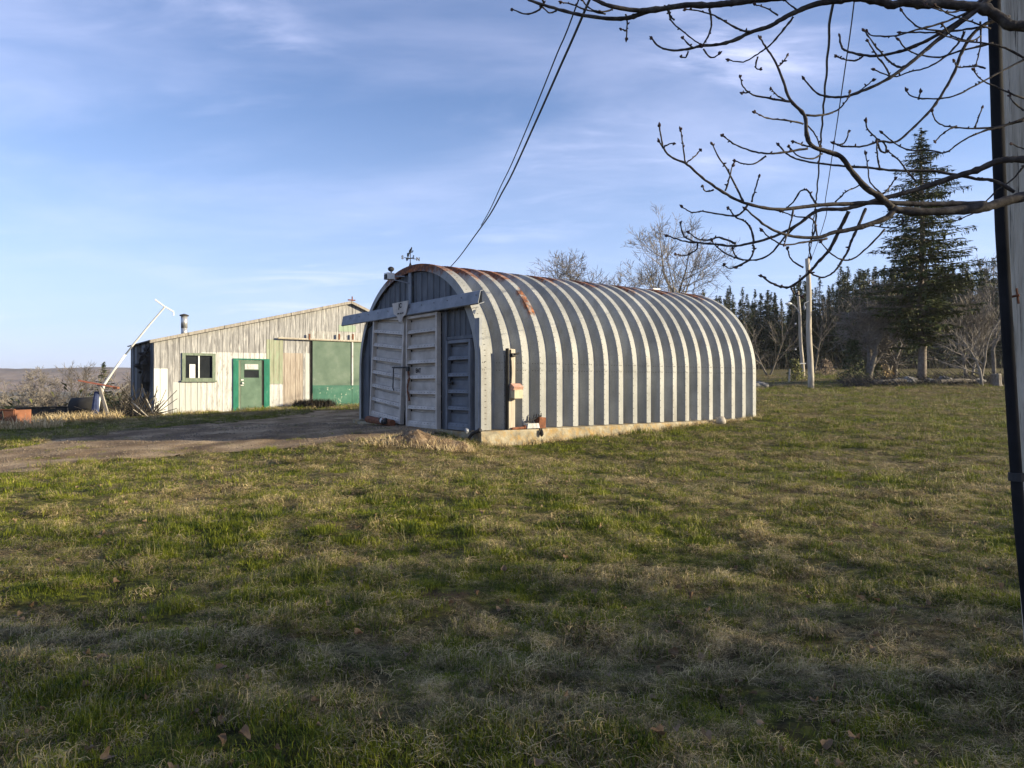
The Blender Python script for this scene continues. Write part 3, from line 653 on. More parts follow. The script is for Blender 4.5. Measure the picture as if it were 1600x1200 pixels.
def vane():
    w = 3.38; z = QB+4.17; t = empty('weathervane', Q(.05, w, z), 'black iron weathervane with pointer and compass letters on the arch crown', 'weathervane')
    q = lambda a, dz: Q(.05, w-a*.7, z+dz*.72)
    mb = MB(); mb.tube([q(0, -.03), q(0, .62)], .012); mb.tube([q(-.08, 0), q(0, .12), q(.08, 0)], .014); part(mb, 'rod', M['black'], t)
    mb = MB(); mb.tube([q(-.2, .27), q(.2, .27)], .01, 5); mb.tube([q(0, .27)-AX*.18, q(0, .27)+AX*.18], .01, 5); part(mb, 'compass_arm', M['black'], t)
    for a, ch in ((-.25, 'W'), (.25, 'E')): text(ch, .13, q(a, .27), M['black'], t, -DX, UP, .006, 'compass_letter', .004)
    for s_, ch in ((-.23, 'S'), (.23, 'N')): text(ch, .13, q(0, .27)+AX*s_, M['black'], t, AX, UP, .006, 'compass_letter', .004)
    mb = MB()
    mb.tube([q(-.20, .42), q(.18, .50)], .009, 5); mb.tri(q(.26, .515), q(.15, .55), q(.16, .44)); mb.box(q(-.18, .43), (.012, .10, .10), (AX, DX, UP))
    part(mb, 'pointer', M['black'], t)
    mb = MB(); out = [(-.10, .47), (-.12, .56), (-.05, .60), (.02, .60), (.06, .68), (.12, .66), (.11, .60), (.08, .56), (.07, .49), (.04, .49), (.03, .54), (-.04, .53), (-.06, .47)]
    for (a, b) in out: mb.v.append(tuple(q(a, b)))
    for (a, b) in out: mb.v.append(tuple(q(a, b)+AX*.012))
    n = len(out); mb.f.append(tuple(range(n))); mb.f.append(tuple(range(2*n-1, n-1, -1)))
    for i in range(n): mb.f.append((i, n+i, n+(i+1) % n, (i+1) % n))
    part(mb, 'animal_figure', M['black'], t)
vane()
def meter():
    t = empty('switch_box_post', Q(.86, -.12, QB), 'weathered board with a small rusty switch box fixed to the ribbed side wall', 'switch box')
    mb = MB(); mb.box(Q(.80, -.09, QB+.93), (.20, .06, 1.86), (AX, DX, UP), .008); part(mb, 'board', M['wood_pale'], t)
    mb = MB(); mb.box(Q(.685, -.10, QB+.93), (.03, .10, 1.88), (AX, DX, UP)); part(mb, 'shaded_edge', M['dark'], t)  # dark strip stands in for the unlit left face of the board
    mb = MB(); mb.box(Q(.86, -.22, QB+.82), (.24, .18, .20), (AX, DX, UP)); part(mb, 'box_body', mat('cream_box_paint', [(.3, (.36, .32, .22)), (.7, (.55, .50, .38))], scale=8, coord='World'), t)
    mb = MB(); mb.box(Q(.86, -.22, QB+.97), (.27, .16, .12), (AX, (DX+UP*.6).normalized(), (UP-DX*.6).normalized())); part(mb, 'box_lid', mat('faded_red_lid', [(.3, (.38, .17, .12)), (.7, (.52, .36, .28))], scale=12, coord='World'), t)
    mb = MB(); mb.tube([Q(.80, -.12, QB+1.72), Q(.83, -.22, QB+1.74), Q(.92, -.24, QB+1.76)], .02); mb.box(Q(.82, -.16, QB+1.72), (.12, .08, .07), (AX, DX, UP), .01); mb.tube([Q(.76, -.13, QB+1.84), Q(.76, -.14, QB+1.2)], .018); part(mb, 'insulator', M['black'], t)
    mb = MB(); mb.tube([Q(.76, -.14, QB+1.6), Q(.77, -.145, QB+1.3), Q(.75, -.14, QB+.95)], .02); part(mb, 'cable', M['black'], t)
meter()
def ledge_junk():
    t = empty('rusty_pump', Q(1.45, -.15, QB), 'rusty scrap motor with a white cover sitting on the concrete ledge', 'scrap motor')
    mb = MB(); mb.box(Q(1.64, -.13, QB+.13), (.20, .16, .26), (AX, DX, UP), .015); part(mb, 'housing', M['rust'], t)
    mb = MB(); mb.box(Q(1.36, -.14, QB+.07), (.34, .16, .13), (AX, DX, UP), .02); part(mb, 'cover', M['b_white'], t)
    mb = MB()
    for i in range(9): 
        u_ = 1.25+i*.05; mb.tube([Q(u_, -.12, QB+.13), Q(u_+random.uniform(-.04, .06), -.12+random.uniform(-.06, .06), QB+.22+random.uniform(0, .16))], .012, 5)
    mb.tube([Q(1.2, -.12, QB+.15), Q(1.5, -.14, QB+.24), Q(1.66, -.14, QB+.3)], .02); part(mb, 'fittings', M['black'], t)
    o = MB(); o.tube([Q(.78, -.15, QB+.02), Q(1.12, -.15, QB+.03)], .03, 8); o.blob(Q(1.15, -.15, QB+.04), .05); o = o.build('iron_pipe', M['rust']); tag(o, 'short rusty iron pipe lying on the concrete ledge', 'pipe')
    o = MB(); o.blob(Q(1.55, -.28, QB-.1), (.05, .04, .09)); o.tube([Q(1.55, -.2, QB), Q(1.56, -.26, QB-.06)], .012); o = o.build('iron_hook', M['black']); tag(o, 'black iron hook hanging from the concrete ledge below the scrap motor', 'hook')
    t = empty('corner_clamp', Q(-.22, -.05, QB-.1), 'grey and black iron clamp at the foot of the near front corner', 'clamp')
    mb = MB(); mb.blob(Q(-.28, .12, QB+.0), (.05, .05, .06)); part(mb, 'bracket', M['galv_trim'], t)
    mb = MB(); mb.tube([Q(-.26, .1, QB-.2), Q(-.24, -.05, QB-.05), Q(-.2, -.28, QB+.03)], .04); mb.blob(Q(-.2, -.28, QB+.03), .055); part(mb, 'arm', M['black'], t)
    t = empty('rolled_log_bar', Q(-.35, 4.6, QB), 'dark rusty bar lying at the foot of the double doors', 'metal bar')
    mb = MB(); mb.tube([Q(-.32, 5.2, QB+.06), Q(-.36, 3.6, QB+.02)], .095, 10); part(mb, 'bar', M['rust'], t)
    mb = MB(); 
    for i in range(6): mb.blob(Q(-.42+random.uniform(-.08, .08), 3.75+i*.08, QB+.05+random.uniform(-.04, .07)), .06, 6, 4)
    part(mb, 'wheel_assembly', M['black'], t); mb = MB(); mb.blob(Q(-.5, 3.98, QB+.08), (.04, .04, .07)); part(mb, 'roller', M['white_paint'], t)
    o = MB(); p = Q(8.05, -.42, 0); o.blob((p.x, p.y, gz(p.x, p.y)+.08), (.16, .14, .14), 9, 6, .1); o = o.build('round_stone', mat('field_stone', [(.3, (.25, .22, .18)), (.7, (.45, .41, .34))], scale=6, coord='World'), None, True); tag(o, 'round pale stone beside the footing near the far end of the arch building', 'stone')
ledge_junk()

# ---------------------------------------------------------------- barn
def bx(px): r = (px-800)/F; return (28.19*r+14.22)/(.805-.593*r)
def bz(px, py): return EYE+(600-py)/F*(28.19+.593*bx(px))
cx3 = lambda c: 220+c/4.2105
cy3 = lambda c: 450+c/4.2105
def bt(c): return bx(cx3(c))
def bh(c, cy): return bz(cx3(c), cy3(cy))
barn = empty('barn', B(6, 0, .4), 'long low barn of weathered grey boards with patches of white and green paint', 'barn')
TR = bt(1375); ZE = bh(90, 345); ZR = bh(1375, 95); TEND = 15.2
def roofz(t): return ZE+(ZR-ZE)*t/TR if t <= TR else ZR-(t-TR)*.40
BD = 5.2
rects = [   # t0,t1,z0,z1,material ; later wins
 (bt(90), bt(178), 0, bh(130, 530), 'b_clean'), (bt(210), bt(395), 0, bh(300, 620), 'b_cream'), (bt(395), bt(605), 0, bh(500, 425), 'b_white'),
 (bt(500), bt(825), bh(700, 465), bh(700, 427), 'b_white'), (bt(825), bt(935), bh(880, 630), bh(880, 340), 'b_green'), (bt(845), bt(945), 0, bh(900, 635), 'b_white'),
 (bt(935), bt(1065), 0, bh(1000, 428), 'b_grey2'), (bt(1080), bt(1118), 0, bh(1100, 430), 'b_cream'), (bt(1110), TEND, bh(1250, 345), bh(1250, 288), 'b_batten'), (bt(1300), bt(1412), bh(1350, 287), bh(1350, 245), 'b_patch')]
holes = [(bt(292), bt(468), bh(380, 592), bh(380, 445)), (bt(640), bt(808), 0, bh(720, 478)), (bt(1122), TEND-1, 0, bh(1250, 343))]
def paint(t, z):
    r = 'b_grey'
    for (a, b, c, d, m) in rects:
        if a <= t < b and c <= z < d: r = m
    return r
t = 0.0; ci = 0
zsp = sorted(set([r[2] for r in rects]+[r[3] for r in rects]+[h[2] for h in holes]+[h[3] for h in holes]))
tsp = sorted(set([round(r[0], 3) for r in rects]+[round(r[1], 3) for r in rects]+[round(h[0], 3) for h in holes]+[round(h[1], 3) for h in holes]))
edges = [0.0]
while edges[-1] < TEND:
    nx = edges[-1]+random.choice((.19, .215, .23, .245))
    for s_ in tsp:
        if edges[-1]+.06 < s_ < nx+.06: nx = s_; break
    edges.append(min(nx, TEND))
    if nx >= TEND: break
for a, b in zip(edges[:-1], edges[1:]):
    tm = (a+b)/2; ba = B(tm, 0, 0); zb = gz(ba.x, ba.y)-.12; zt = min(roofz(a), roofz(b))-.02
    zs = [zb]+[z for z in zsp if zb+.05 < z < zt-.03]+[zt]; segs = []
    for z0, z1 in zip(zs[:-1], zs[1:]):
        zm = (z0+z1)/2
        if any(h[0]-.01 <= tm <= h[1]+.01 and h[2] <= zm <= h[3] for h in holes): continue
        p = paint(tm, zm)
        if segs and segs[-1][2] == p and abs(segs[-1][1]-z0) < 1e-6: segs[-1][1] = z1
        else: segs.append([z0, z1, p])
    off = random.uniform(-.006, .006)
    for (z0, z1, p) in segs:
        mb = MB(); k = 0; za, zc = z0, z1
        th = .022; g = .007
        if z1 == zt:      # sloped top
            ta, tb = roofz(a)-.02, roofz(b)-.02
        else: ta = tb = z1
        o_ = off-(.004 if p != 'b_grey' else 0)
        A0, A1 = a+g, b-g
        for (tt, zz) in ((A0, z0), (A1, z0), (A1, tb), (A0, ta)): mb.v.append(tuple(B(tt, o_-th, zz)))
        for (tt, zz) in ((A0, z0), (A1, z0), (A1, tb), (A0, ta)): mb.v.append(tuple(B(tt, o_, zz)))
        mb.f += [(0,1,2,3), (1,5,6,2), (0,3,7,4), (3,2,6,7), (0,4,5,1)]
        part(mb, 'board', M[p], barn)
    # dark lining strip behind the joints
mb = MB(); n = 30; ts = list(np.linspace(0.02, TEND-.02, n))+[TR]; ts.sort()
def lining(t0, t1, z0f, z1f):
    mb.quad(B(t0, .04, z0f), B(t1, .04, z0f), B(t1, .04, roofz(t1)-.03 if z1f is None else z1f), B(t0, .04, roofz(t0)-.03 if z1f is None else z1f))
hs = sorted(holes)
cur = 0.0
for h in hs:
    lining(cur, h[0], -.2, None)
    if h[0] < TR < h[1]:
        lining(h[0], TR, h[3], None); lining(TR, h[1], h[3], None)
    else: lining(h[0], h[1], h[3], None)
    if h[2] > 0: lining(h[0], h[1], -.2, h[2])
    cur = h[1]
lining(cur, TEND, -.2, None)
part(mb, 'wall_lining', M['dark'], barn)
# back, sides, floor void
mb = MB(); mb.quad(B(0.0, BD, -.8), B(TEND, BD, -.2), B(TEND, BD, roofz(TEND)), B(0, BD, roofz(0))); mb.quad(B(TEND, 0, -.2), B(TEND, BD, -.2), B(TEND, BD, roofz(TEND)), B(TEND, 0, roofz(TEND)))
mb.tri(B(0, BD, roofz(0)), B(TEND, BD, roofz(TEND)), B(TR, BD, ZR)); part(mb, 'rear_wall', M['b_grey2'], barn)
# left side: dark sheets, torn
s_ = 0
while s_ < BD-.1:
    mb = MB(); wd = .42; g = .01; off = random.uniform(-.015, .015)
    mb.box(B(-.02+off, s_+wd/2, (roofz(0)-.9)/2+.0), (.02, wd-g, roofz(0)+.9), (AX, DX, UP)); part(mb, 'side_sheet', random.choice((M['galv_front'], M['roofing'], M['roofing'])), barn); s_ += wd
# roof
for (t0, t1) in ((-.18, TR), (TR, TEND+.2)):
    mb = MB(); z0, z1 = roofz(t0), roofz(t1)
    if t0 < 0: z0 = roofz(0)-(ZR-ZE)/TR*.18
    for dz in (0, .05):
        for (tt, zz) in ((t0, z0), (t1, z1)):
            for ss in (-.16, BD+.15): mb.v.append(tuple(B(tt, ss, zz+dz)))
    mb.f += [(0,1,3,2), (4,6,7,5), (0,2,6,4), (1,5,7,3), (0,4,5,1), (2,3,7,6)]
    part(mb, 'roof', M['roofing'], barn)
    n = 6 if t0 < 0 else 3
    for i in range(n):
        a = t0+(t1-t0)*i/n+.012; b = t0+(t1-t0)*(i+1)/n-.012; za = z0+(z1-z0)*(a-t0)/(t1-t0); zb_ = z0+(z1-z0)*(b-t0)/(t1-t0); j = random.uniform(-.012, .012); mb = MB()
        for ss in (-.20, -.165):
            for (tt, zz) in ((a, za), (b, zb_)):
                mb.v.append(tuple(B(tt, ss, zz-.07+j))); mb.v.append(tuple(B(tt, ss, zz+.055+j)))
        mb.f += [(0,1,3,2), (4,6,7,5), (1,5,7,3), (0,2,6,4), (0,4,5,1), (2,3,7,6)]
        part(mb, 'fascia_board', M['wood_grey'], barn)
mb = MB(); mb.box(B(TR, -.2, ZR+.09), (.34, .10, .05), (AX, DX, UP)); mb.tube([B(TR+.03, -.2, ZR+.05), B(TR+.03, -.2, ZR+.26)], .03); part(mb, 'ridge_bracket', M['rust'], barn)
# window
a, b, c, d = holes[0]
win = empty('window', B((a+b)/2, -.03, c)); win.parent = barn; win.matrix_parent_inverse = Matrix.Translation(-Vector(barn.location))
for (t0, t1, z0, z1, nm) in ((a-.13, a, c-.10, d+.10, 'frame'), (b, b+.13, c-.10, d+.10, 'frame'), (a+.002, b-.002, d, d+.10, 'frame'), (a-.17, b+.17, c-.16, c-.101, 'sill'), (a+.002, b-.002, c-.10, c, 'frame')):
    mb = MB(); mb.box(B((t0+t1)/2, -.05 if nm == 'frame' else -.07, (z0+z1)/2), (t1-t0-.004, .07 if nm == 'frame' else .11, z1-z0-.002), (AX, DX, UP)); sub(mb, nm, M['green_pale'], win)
tm = (a+b)/2
mb = MB(); mb.box(B(tm, -.02, (c+d)/2), (.05, .05, d-c-.004), (AX, DX, UP)); sub(mb, 'mullion', M['white_paint'], win)
for (t0, t1) in ((a+.004, tm-.027), (tm+.027, b-.004)):
    mb = MB(); mb.box(B((t0+t1)/2, .01, (c+d)/2), (t1-t0, .01, d-c-.004), (AX, DX, UP)); sub(mb, 'pane', M['glass'], win)
mb = MB(); mb.box(B(a+.27, .03-.036, c+.28), (.22, .012, .56), (AX, DX, UP)); sub(mb, 'white_board', M['white_paint'], win)
# personnel door
a, b, c, d = holes[1]; pb = B((a+b)/2, 0, 0); zg = gz(pb.x, pb.y)-.02
pd = empty('door', B((a+b)/2, 0, zg)); pd.parent = barn; pd.matrix_parent_inverse = Matrix.Translation(-Vector(barn.location))
za = bh(720, 465)
for (t0, t1, m_) in ((bt(605), bt(640), 'green_frame'), (bt(808), bt(845), 'green_frame')):
    mb = MB(); mb.box(B((t0+t1)/2, -.05, (zg+za)/2), (t1-t0, .05, za-zg), (AX, DX, UP)); sub(mb, 'door_casing', M[m_], pd)
mb = MB(); mb.box(B((a+b)/2, -.05, za-.025), (b-a-.006, .05, .05), (AX, DX, UP)); sub(mb, 'door_casing', M['green_frame'], pd)
for (t0, t1) in ((a, bt(655)), (bt(795), b)):
    mb = MB(); mb.box(B((t0+t1)/2, -.02, (zg+za-.06)/2), (t1-t0-.004, .05, za-.06-zg), (AX, DX, UP)); sub(mb, 'door_frame', M['green_pale'] if t0 == a else M['dark'], pd)
l0, l1 = bt(657), bt(797); zl = za-.075; g0, g1 = bt(678), bt(775); gz0, gz1 = bh(720, 590), bh(720, 540)
for (t0, t1, z0, z1) in ((l0, g0, zg+.04, zl), (g1, l1, zg+.04, zl), (g0, g1, zg+.04, gz0), (g0, g1, gz1, zl)):
    mb = MB(); mb.box(B((t0+t1)/2, -.015, (z0+z1)/2), (t1-t0-.001, .04, z1-z0-.001), (AX, DX, UP)); sub(mb, 'door_slab', M['green_door'], pd)
mb = MB(); mb.box(B((g0+g1)/2, .0, (gz0+gz1)/2), (g1-g0, .01, gz1-gz0), (AX, DX, UP)); sub(mb, 'pane', M['glass'], pd)
mb = MB(); mb.box(B((g0+g1)/2, -.042, bh(720, 518)), (g1-g0-.06, .012, .22), (AX, DX, UP)); sub(mb, 'notice_plate', M['b_white'], pd)
mb = MB(); mb.box(B(l0+.05, -.06, zg+.06), (.02, .02, .02), (AX, DX, UP)); mb.blob(B(l0+.06, -.08, bh(660, 625)), .045); mb.box(B(l0+.05, -.05, bh(660, 605)), (.10, .03, .05), (AX, DX, UP)); mb.tube([B(l0-.02, -.06, bh(660, 640)), B(l0+.1, -.06, bh(660, 640))], .02); sub(mb, 'door_handle', M['white_paint'], pd)
mb = MB(); mb.box(B((l0+l1)/2, -.04, zg+.03), (l1-l0+.2, .12, .05), (AX, DX, UP)); sub(mb, 'threshold', M['wood_grey'], pd)
# big sliding door
zrail = bh(1250, 345); s0 = bt(1125); zb_ = .56; zmid = bh(1250, 640)
big = empty('sliding_door', B(s0+1.8, -.08, zb_)); big.parent = barn; big.matrix_parent_inverse = Matrix.Translation(-Vector(barn.location))
w = s0
for i, tw in enumerate((bt(1384)-s0, 2.2)):
    mb = MB(); mb.box(B(w+tw/2, -.075-.01*i, (zmid+zrail)/2), (tw-.01, .04, zrail-zmid-.004), (AX, DX, UP)); sub(mb, 'door_sheet', M['green_big'], big)
    mb = MB(); mb.box(B(w+tw/2, -.08-.01*i, (zmid+zb_)/2), (tw-.01, .04, zmid-zb_), (AX, DX, UP)); sub(mb, 'lower_door_sheet', M['green_low'], big)
    w += tw
mb = MB(); mb.box(B(bt(1385), -.125, (zmid+zrail)/2), (.07, .03, zrail-zmid), (AX, DX, UP)); sub(mb, 'batten', M['b_white'], big)
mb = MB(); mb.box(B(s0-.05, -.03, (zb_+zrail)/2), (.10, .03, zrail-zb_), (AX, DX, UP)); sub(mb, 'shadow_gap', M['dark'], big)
mb = MB(); p0 = B(bt(895), -.15, bh(895, 330)); p1 = B(TEND-.3, -.15, bh(1400, 347)-.05); mb.tube([p0, p1], .045, 6); part(mb, 'track_rail', M['wood_pale'], barn)
for c_ in (1100, 1295, 1385):
    mb = MB(); mb.box(B(bt(c_), -.17, bh(c_, 322)), (.07, .06, .26), (AX, DX, UP)); part(mb, 'rail_hanger', M['rust'], barn)
# stove pipe
t_ = 1.35; s_ = 1.1; zt = roofz(t_)
c0 = B(t_, s_, zt)
def stove():
    t = empty('stove_pipe', c0, 'shiny galvanised stove pipe with a flat cap on the low end of the barn roof', 'chimney')
    d = c0.y; xx = c0.x; top = EYE+(600-494)/F*d
    sh = mat('galvanised_pipe', [(.3, (.32, .33, .34)), (.7, (.55, .56, .57))], scale=5, stretch=(2,2,.5), metal=.6, rough=.4, bump=.05)
    mb = MB(); mb.tube([(xx, d, zt-.1), (xx, d, top-.5)], .125, 14); part(mb, 'pipe', sh, t, smooth=True)
    mb = MB(); mb.tube([(xx, d, top-.5), (xx, d, top)], .130, 14); part(mb, 'pipe_section', sh, t, smooth=True)
    mb = MB(); mb.tube([(xx, d, top), (xx, d, top+.05), (xx, d, top+.1)], [.18, .18, .03], 14); part(mb, 'cap', M['roofing'], t)
stove()
# torn roofing hanging at the left corner
def torn():
    t = empty('torn_roofing', B(-.2, .3, 2.6), 'torn black roofing felt hanging off the left corner of the barn', 'torn roofing')
    random.seed(5)
    for (px0, py0, px1, py1, wd) in ((236, 535, 226, 556, 10), (232, 548, 214, 572, 12), (214, 568, 222, 584, 7), (230, 556, 224, 580, 8), (222, 553, 236, 551, 5), (228, 560, 226, 606, 10), (234, 545, 230, 630, 12)):
        mb = MB(); a = P(px0, py0, 28.6); b = P(px1, py1, 28.9); w_ = wd/F*28.6; dr = (b-a).normalized(); sd = dr.cross(Vector((0,1,0))).normalized()*w_/2
        n = 5
        for i in range(n+1):
            f = i/n; c = a.lerp(b, f)+Vector((0, random.uniform(-.18, .18), 0)); s_ = sd*random.uniform(.6, 1.2)
            mb.v.append(tuple(c-s_)); mb.v.append(tuple(c+Vector((0, -.12, 0)))); mb.v.append(tuple(c+s_))
        for i in range(n):
            for j in range(2): mb.f.append((i*3+j, i*3+3+j, i*3+4+j, i*3+1+j))
        part(mb, 'felt_strip', M['roofing'], t)
torn()

# ---------------------------------------------------------------- vegetation builders
def blades(mb, cx, cy, rx, ry, n, h, lean=.5, wd=.02, zfn=None, flat=0):
    for _ in range(n):
        a = random.uniform(0, 2*math.pi); r_ = math.sqrt(random.random()); x = cx+rx*r_*math.cos(a); y = cy+ry*r_*math.sin(a); z = (zfn or gz)(x, y)-.02
        hh = h*random.uniform(.5, 1.2); la = random.uniform(0, 2*math.pi); ln = lean*random.uniform(.2, 1.2)*hh
        dx, dy = math.cos(la)*ln, math.sin(la)*ln; px, py = -math.sin(la)*wd/2, math.cos(la)*wd/2
        k = len(mb.v); dz = hh*(1-flat*random.random())
        mb.v += [(x-px, y-py, z), (x+px, y+py, z), (x+dx*.5+px*.7, y+dy*.5+py*.7, z+dz*.65), (x+dx*.5-px*.7, y+dy*.5-py*.7, z+dz*.65), (x+dx*1.4, y+dy*1.4, z+dz)]
        mb.f += [(k, k+1, k+2, k+3), (k+3, k+2, k+4)]
def gzfast(): 
    # local bilinear cache of the terrain for the scatter loops
    cache = {}
    def f(x, y):
        i, j = round(x*3), round(y*3); key = (i, j)
        if key not in cache: cache[key] = gz(i/3, j/3)
        return cache[key]
    return f
GF = gzfast()

def bare_tree(name, base, H, seed, spread=.5, r0=.16, levels=5, m='bark', lean=(0,0), minr=.012, first=.3, kids=(3, 5), droop=0, nside=5, up=.35, label=None, cat='tree', group=None, stems=1, crown_w=1.0, wide=1):
    rnd = random.Random(seed); tr = MB(); cr = MB(); base = Vector(base)
    def grow(p, d, L, r_, lv):
        n = 5 if lv < 2 else 4; pts = [p.copy()]; rad = [r_]
        for i in range(n):
            d = (d+Vector((rnd.gauss(0, .11), rnd.gauss(0, .11), rnd.gauss(0, .07)+up*.10-droop*.1))).normalized()
            p = p+d*L/n; pts.append(p.copy()); rad.append(max(minr*.6, r_*(1-.62*(i+1)/n)))
        (tr if lv == 0 else cr).tube(pts, rad, nside+2 if lv == 0 else (nside if lv < 2 else 3), cap=False)
        if lv >= levels: return
        k = rnd.randint(*kids)+(2 if lv == 0 else 0)
        for i in range(k):
            f = rnd.uniform(first if lv == 0 else .2, 1.0); q = f*n; i0 = min(int(q), n-1); pp = pts[i0].lerp(pts[i0+1], q-i0)
            ax = d.orthogonal().normalized(); ax.rotate(Matrix.Rotation(rnd.uniform(0, 2*math.pi), 3, d)); ang = rnd.uniform(.35, .9)*(.6+spread)
            nd = (d*math.cos(ang)+ax*math.sin(ang)*crown_w+Vector((0,0,up*.5))).normalized()
            rr = max(minr, rad[i0]*rnd.uniform(.45, .7)); grow(pp, nd, L*rnd.uniform(.48, .72)*(1.15-.35*f if lv == 0 else 1), rr, lv+1)
        grow(p, d, L*.55, max(minr, rad[-1]), lv+1)
    for s_ in range(stems):
        d = Vector((lean[0]+rnd.uniform(-.3, .3)*(stems > 1), lean[1]+rnd.uniform(-.3, .3)*(stems > 1), 1)).normalized()
        grow(base+Vector((rnd.uniform(-.2, .2), rnd.uniform(-.2, .2), -.2))*(1 if stems > 1 else .3), d, H*.55, r0, 0)
    zmax = max(v[2] for v in cr.v)-base.z; f = H/zmax
    for b_ in (tr, cr): b_.v = [(base.x+(v[0]-base.x)*f, base.y+(v[1]-base.y)*f, base.z+(v[2]-base.z)*f) for v in b_.v]
    t = empty(name, base, label, cat, group)
    part(tr, 'trunk', M[m], t, smooth=True); part(cr, 'branches', M[m], t)
    if wide != 1: t.scale = (wide, wide, 1)
    return t

def conifer_mesh(H, Rr, seed, tiers, nb, clumps, cs, z0f=.1, shape=None, sparse=0, thin_low=0):
    """needle mesh around the origin: whorls of drooping boughs carrying many small sprays"""
    rnd = random.Random(seed); mb = MB(); tw = MB()
    shape = shape or (lambda f: (1-f)**1.05)
    for i in range(tiers):
        f = i/(tiers-1); z = H*(z0f+(1-z0f)*f); L0 = Rr*shape(f)+.12
        k = max(3, int(nb*(1-.4*f)))
        a0 = rnd.uniform(0, 6.28)
        for j in range(k):
            if rnd.random() < sparse*(1-f): continue
            a = a0+6.283*j/k+rnd.uniform(-.3, .3); L = L0*rnd.choice((rnd.uniform(.35, .8), rnd.uniform(.8, 1.22))); dr = rnd.uniform(.10, .32)*(1-f*1.4); ca, sa = math.cos(a), math.sin(a)
            zz = z+rnd.uniform(-1.3, 1.3)*H/tiers
            pt = lambda s: Vector((ca*L*s, sa*L*s, zz+L*(-dr*s*1.6+dr*1.1*s*s+.02*s)))
            tw.tube([pt(0), pt(.5), pt(1)], [.012+.012*L, .01+.005*L, .006], 3, cap=False)
            n = max(3, int(clumps*L/Rr*1.3)+2)
            for q in range(n):
                s = (q+rnd.random())/n
                if s < .22*(1-f) : continue
                c = pt(s); wd = (.34*L*(1-s)+.10*L)*.85; 
                for sgn in (-1, 1):
                    off = rnd.random(); e = c+Vector((-sa*sgn, ca*sgn, 0))*wd*off+Vector((ca, sa, 0))*wd*.5*off+Vector((0, 0, -.12*wd-rnd.uniform(0, .12)*cs))
                    d = Vector((ca*.75-sa*sgn*.8, sa*.75+ca*sgn*.8, rnd.uniform(-.45, .1))).normalized(); sd = d.cross(Vector((rnd.uniform(-.5, .5), rnd.uniform(-.5, .5), 1))).normalized()
                    c_ = cs*(1-.5*f); l_ = c_*rnd.uniform(.7, 1.5); w_ = c_*rnd.uniform(.16, .30)
                    kk = len(mb.v); mb.v += [tuple(e-d*l_*.5), tuple(e+sd*w_), tuple(e+d*l_*.7), tuple(e-sd*w_)]; mb.f.append((kk, kk+1, kk+2, kk+3))
                    if rnd.random() < .25:
                        e2 = e+Vector((0, 0, -cs*.25)); kk = len(mb.v); mb.v += [tuple(e2), tuple(e2+sd*w_+d*.2*l_), tuple(e2+Vector((0, 0, -cs*.55))+d*.3*l_)]; mb.f.append((kk, kk+1, kk+2))
    # leader
    for q in range(14):
        z = H*(1-q*.006); a = rnd.uniform(0, 6.28); e = Vector((0, 0, z)); d = Vector((math.cos(a), math.sin(a), .6)).normalized(); sd = d.cross(UP).normalized(); l_ = cs*(.5+q*.06); kk = len(mb.v); mb.v += [tuple(e), tuple(e+d*l_*.5+sd*cs*.15), tuple(e+d*l_), tuple(e+d*l_*.5-sd*cs*.15)]; mb.f.append((kk, kk+1, kk+2, kk+3))
    return mb, tw

# the tall spruce on the right
def big_spruce():
    x, d = P(1440, 600, 42).x, 42.0; zb = gz(x, d); top = P(1440, 207, d).z; H = top-zb
    def shape(f):  # f from 0 (lowest bough) to 1 (top)
        pts = [(0, .50), (.10, .72), (.22, .95), (.38, 1.0), (.52, .80), (.66, .52), (.72, .66), (.82, .40), (.92, .20), (1, .02)]
        for (a, b), (c, e) in zip(pts, pts[1:]):
            if a <= f <= c: return b+(e-b)*(f-a)/(c-a)
        return .02
    t = empty('spruce_tree', (x, d, zb), 'tall dark spruce with a bare lower trunk at the edge of the lawn', 'tree')
    nd, tw = conifer_mesh(H, 2.95, 11, 54, 10, 34, .33, z0f=.17, shape=shape, sparse=.22)
    off = lambda m: setattr(m, 'v', [(a+x, b+d, c+zb) for a, b, c in m.v])
    off(nd); off(tw); part(nd, 'needles', M['needle'], t, kind='stuff'); part(tw, 'boughs', M['spruce_bark'], t, kind='stuff')
    mb = MB(); mb.tube([(x+.05*math.sin(i), d, zb-.2+(H+.1)*i/12) for i in range(13)], [.24*(1-i/12)**.8+.015 for i in range(13)], 9); 
    for i in range(26):   # dead snags on the lower trunk
        z = zb+random.uniform(1.2, 5.5); a = random.uniform(0, 6.28); L = random.uniform(.5, 1.9); q = Vector((x, d, z)); mb.tube([q, q+Vector((math.cos(a)*L*.5, math.sin(a)*L*.5, -.05)), q+Vector((math.cos(a)*L, math.sin(a)*L, -.25*L))], [.022, .014, .008], 4, cap=False)
    part(mb, 'trunk', M['spruce_bark'], t, smooth=True)
big_spruce()

# forest wall
protos = []
for i, (H, Rr, seed) in enumerate(((11, 3.0, 1), (10, 2.7, 2), (12.5, 2.9, 3), (9, 2.9, 4))):
    nd, tw = conifer_mesh(H, Rr, seed, 28, 9, 12, .50, z0f=.08, sparse=.05)
    tk = MB(); tk.tube([(0, 0, -.5), (0, 0, H*.5), (0, 0, H*.97)], [.17, .10, .02], 6)
    protos.append((nd.mesh('needles', M['needle_far']), tk.mesh('trunk', M['spruce_bark']), H))
def put_conifer(i, x, y, s, rz, label, group, zsink=0, name='conifer_tree'):
    me, tk, H = protos[i]; t = empty(name, (x, y, gz(x, y)-zsink), label, 'tree', group)
    t.rotation_euler = (0, 0, rz); t.scale = (s, s, s*1.0)
    for nm, mm in (('crown', me), ('trunk', tk)):
        o = bpy.data.objects.new(nm, mm); C.objects.link(o); o.parent = t
    return t
random.seed(21)
G_F = 'conifers of the forest edge'
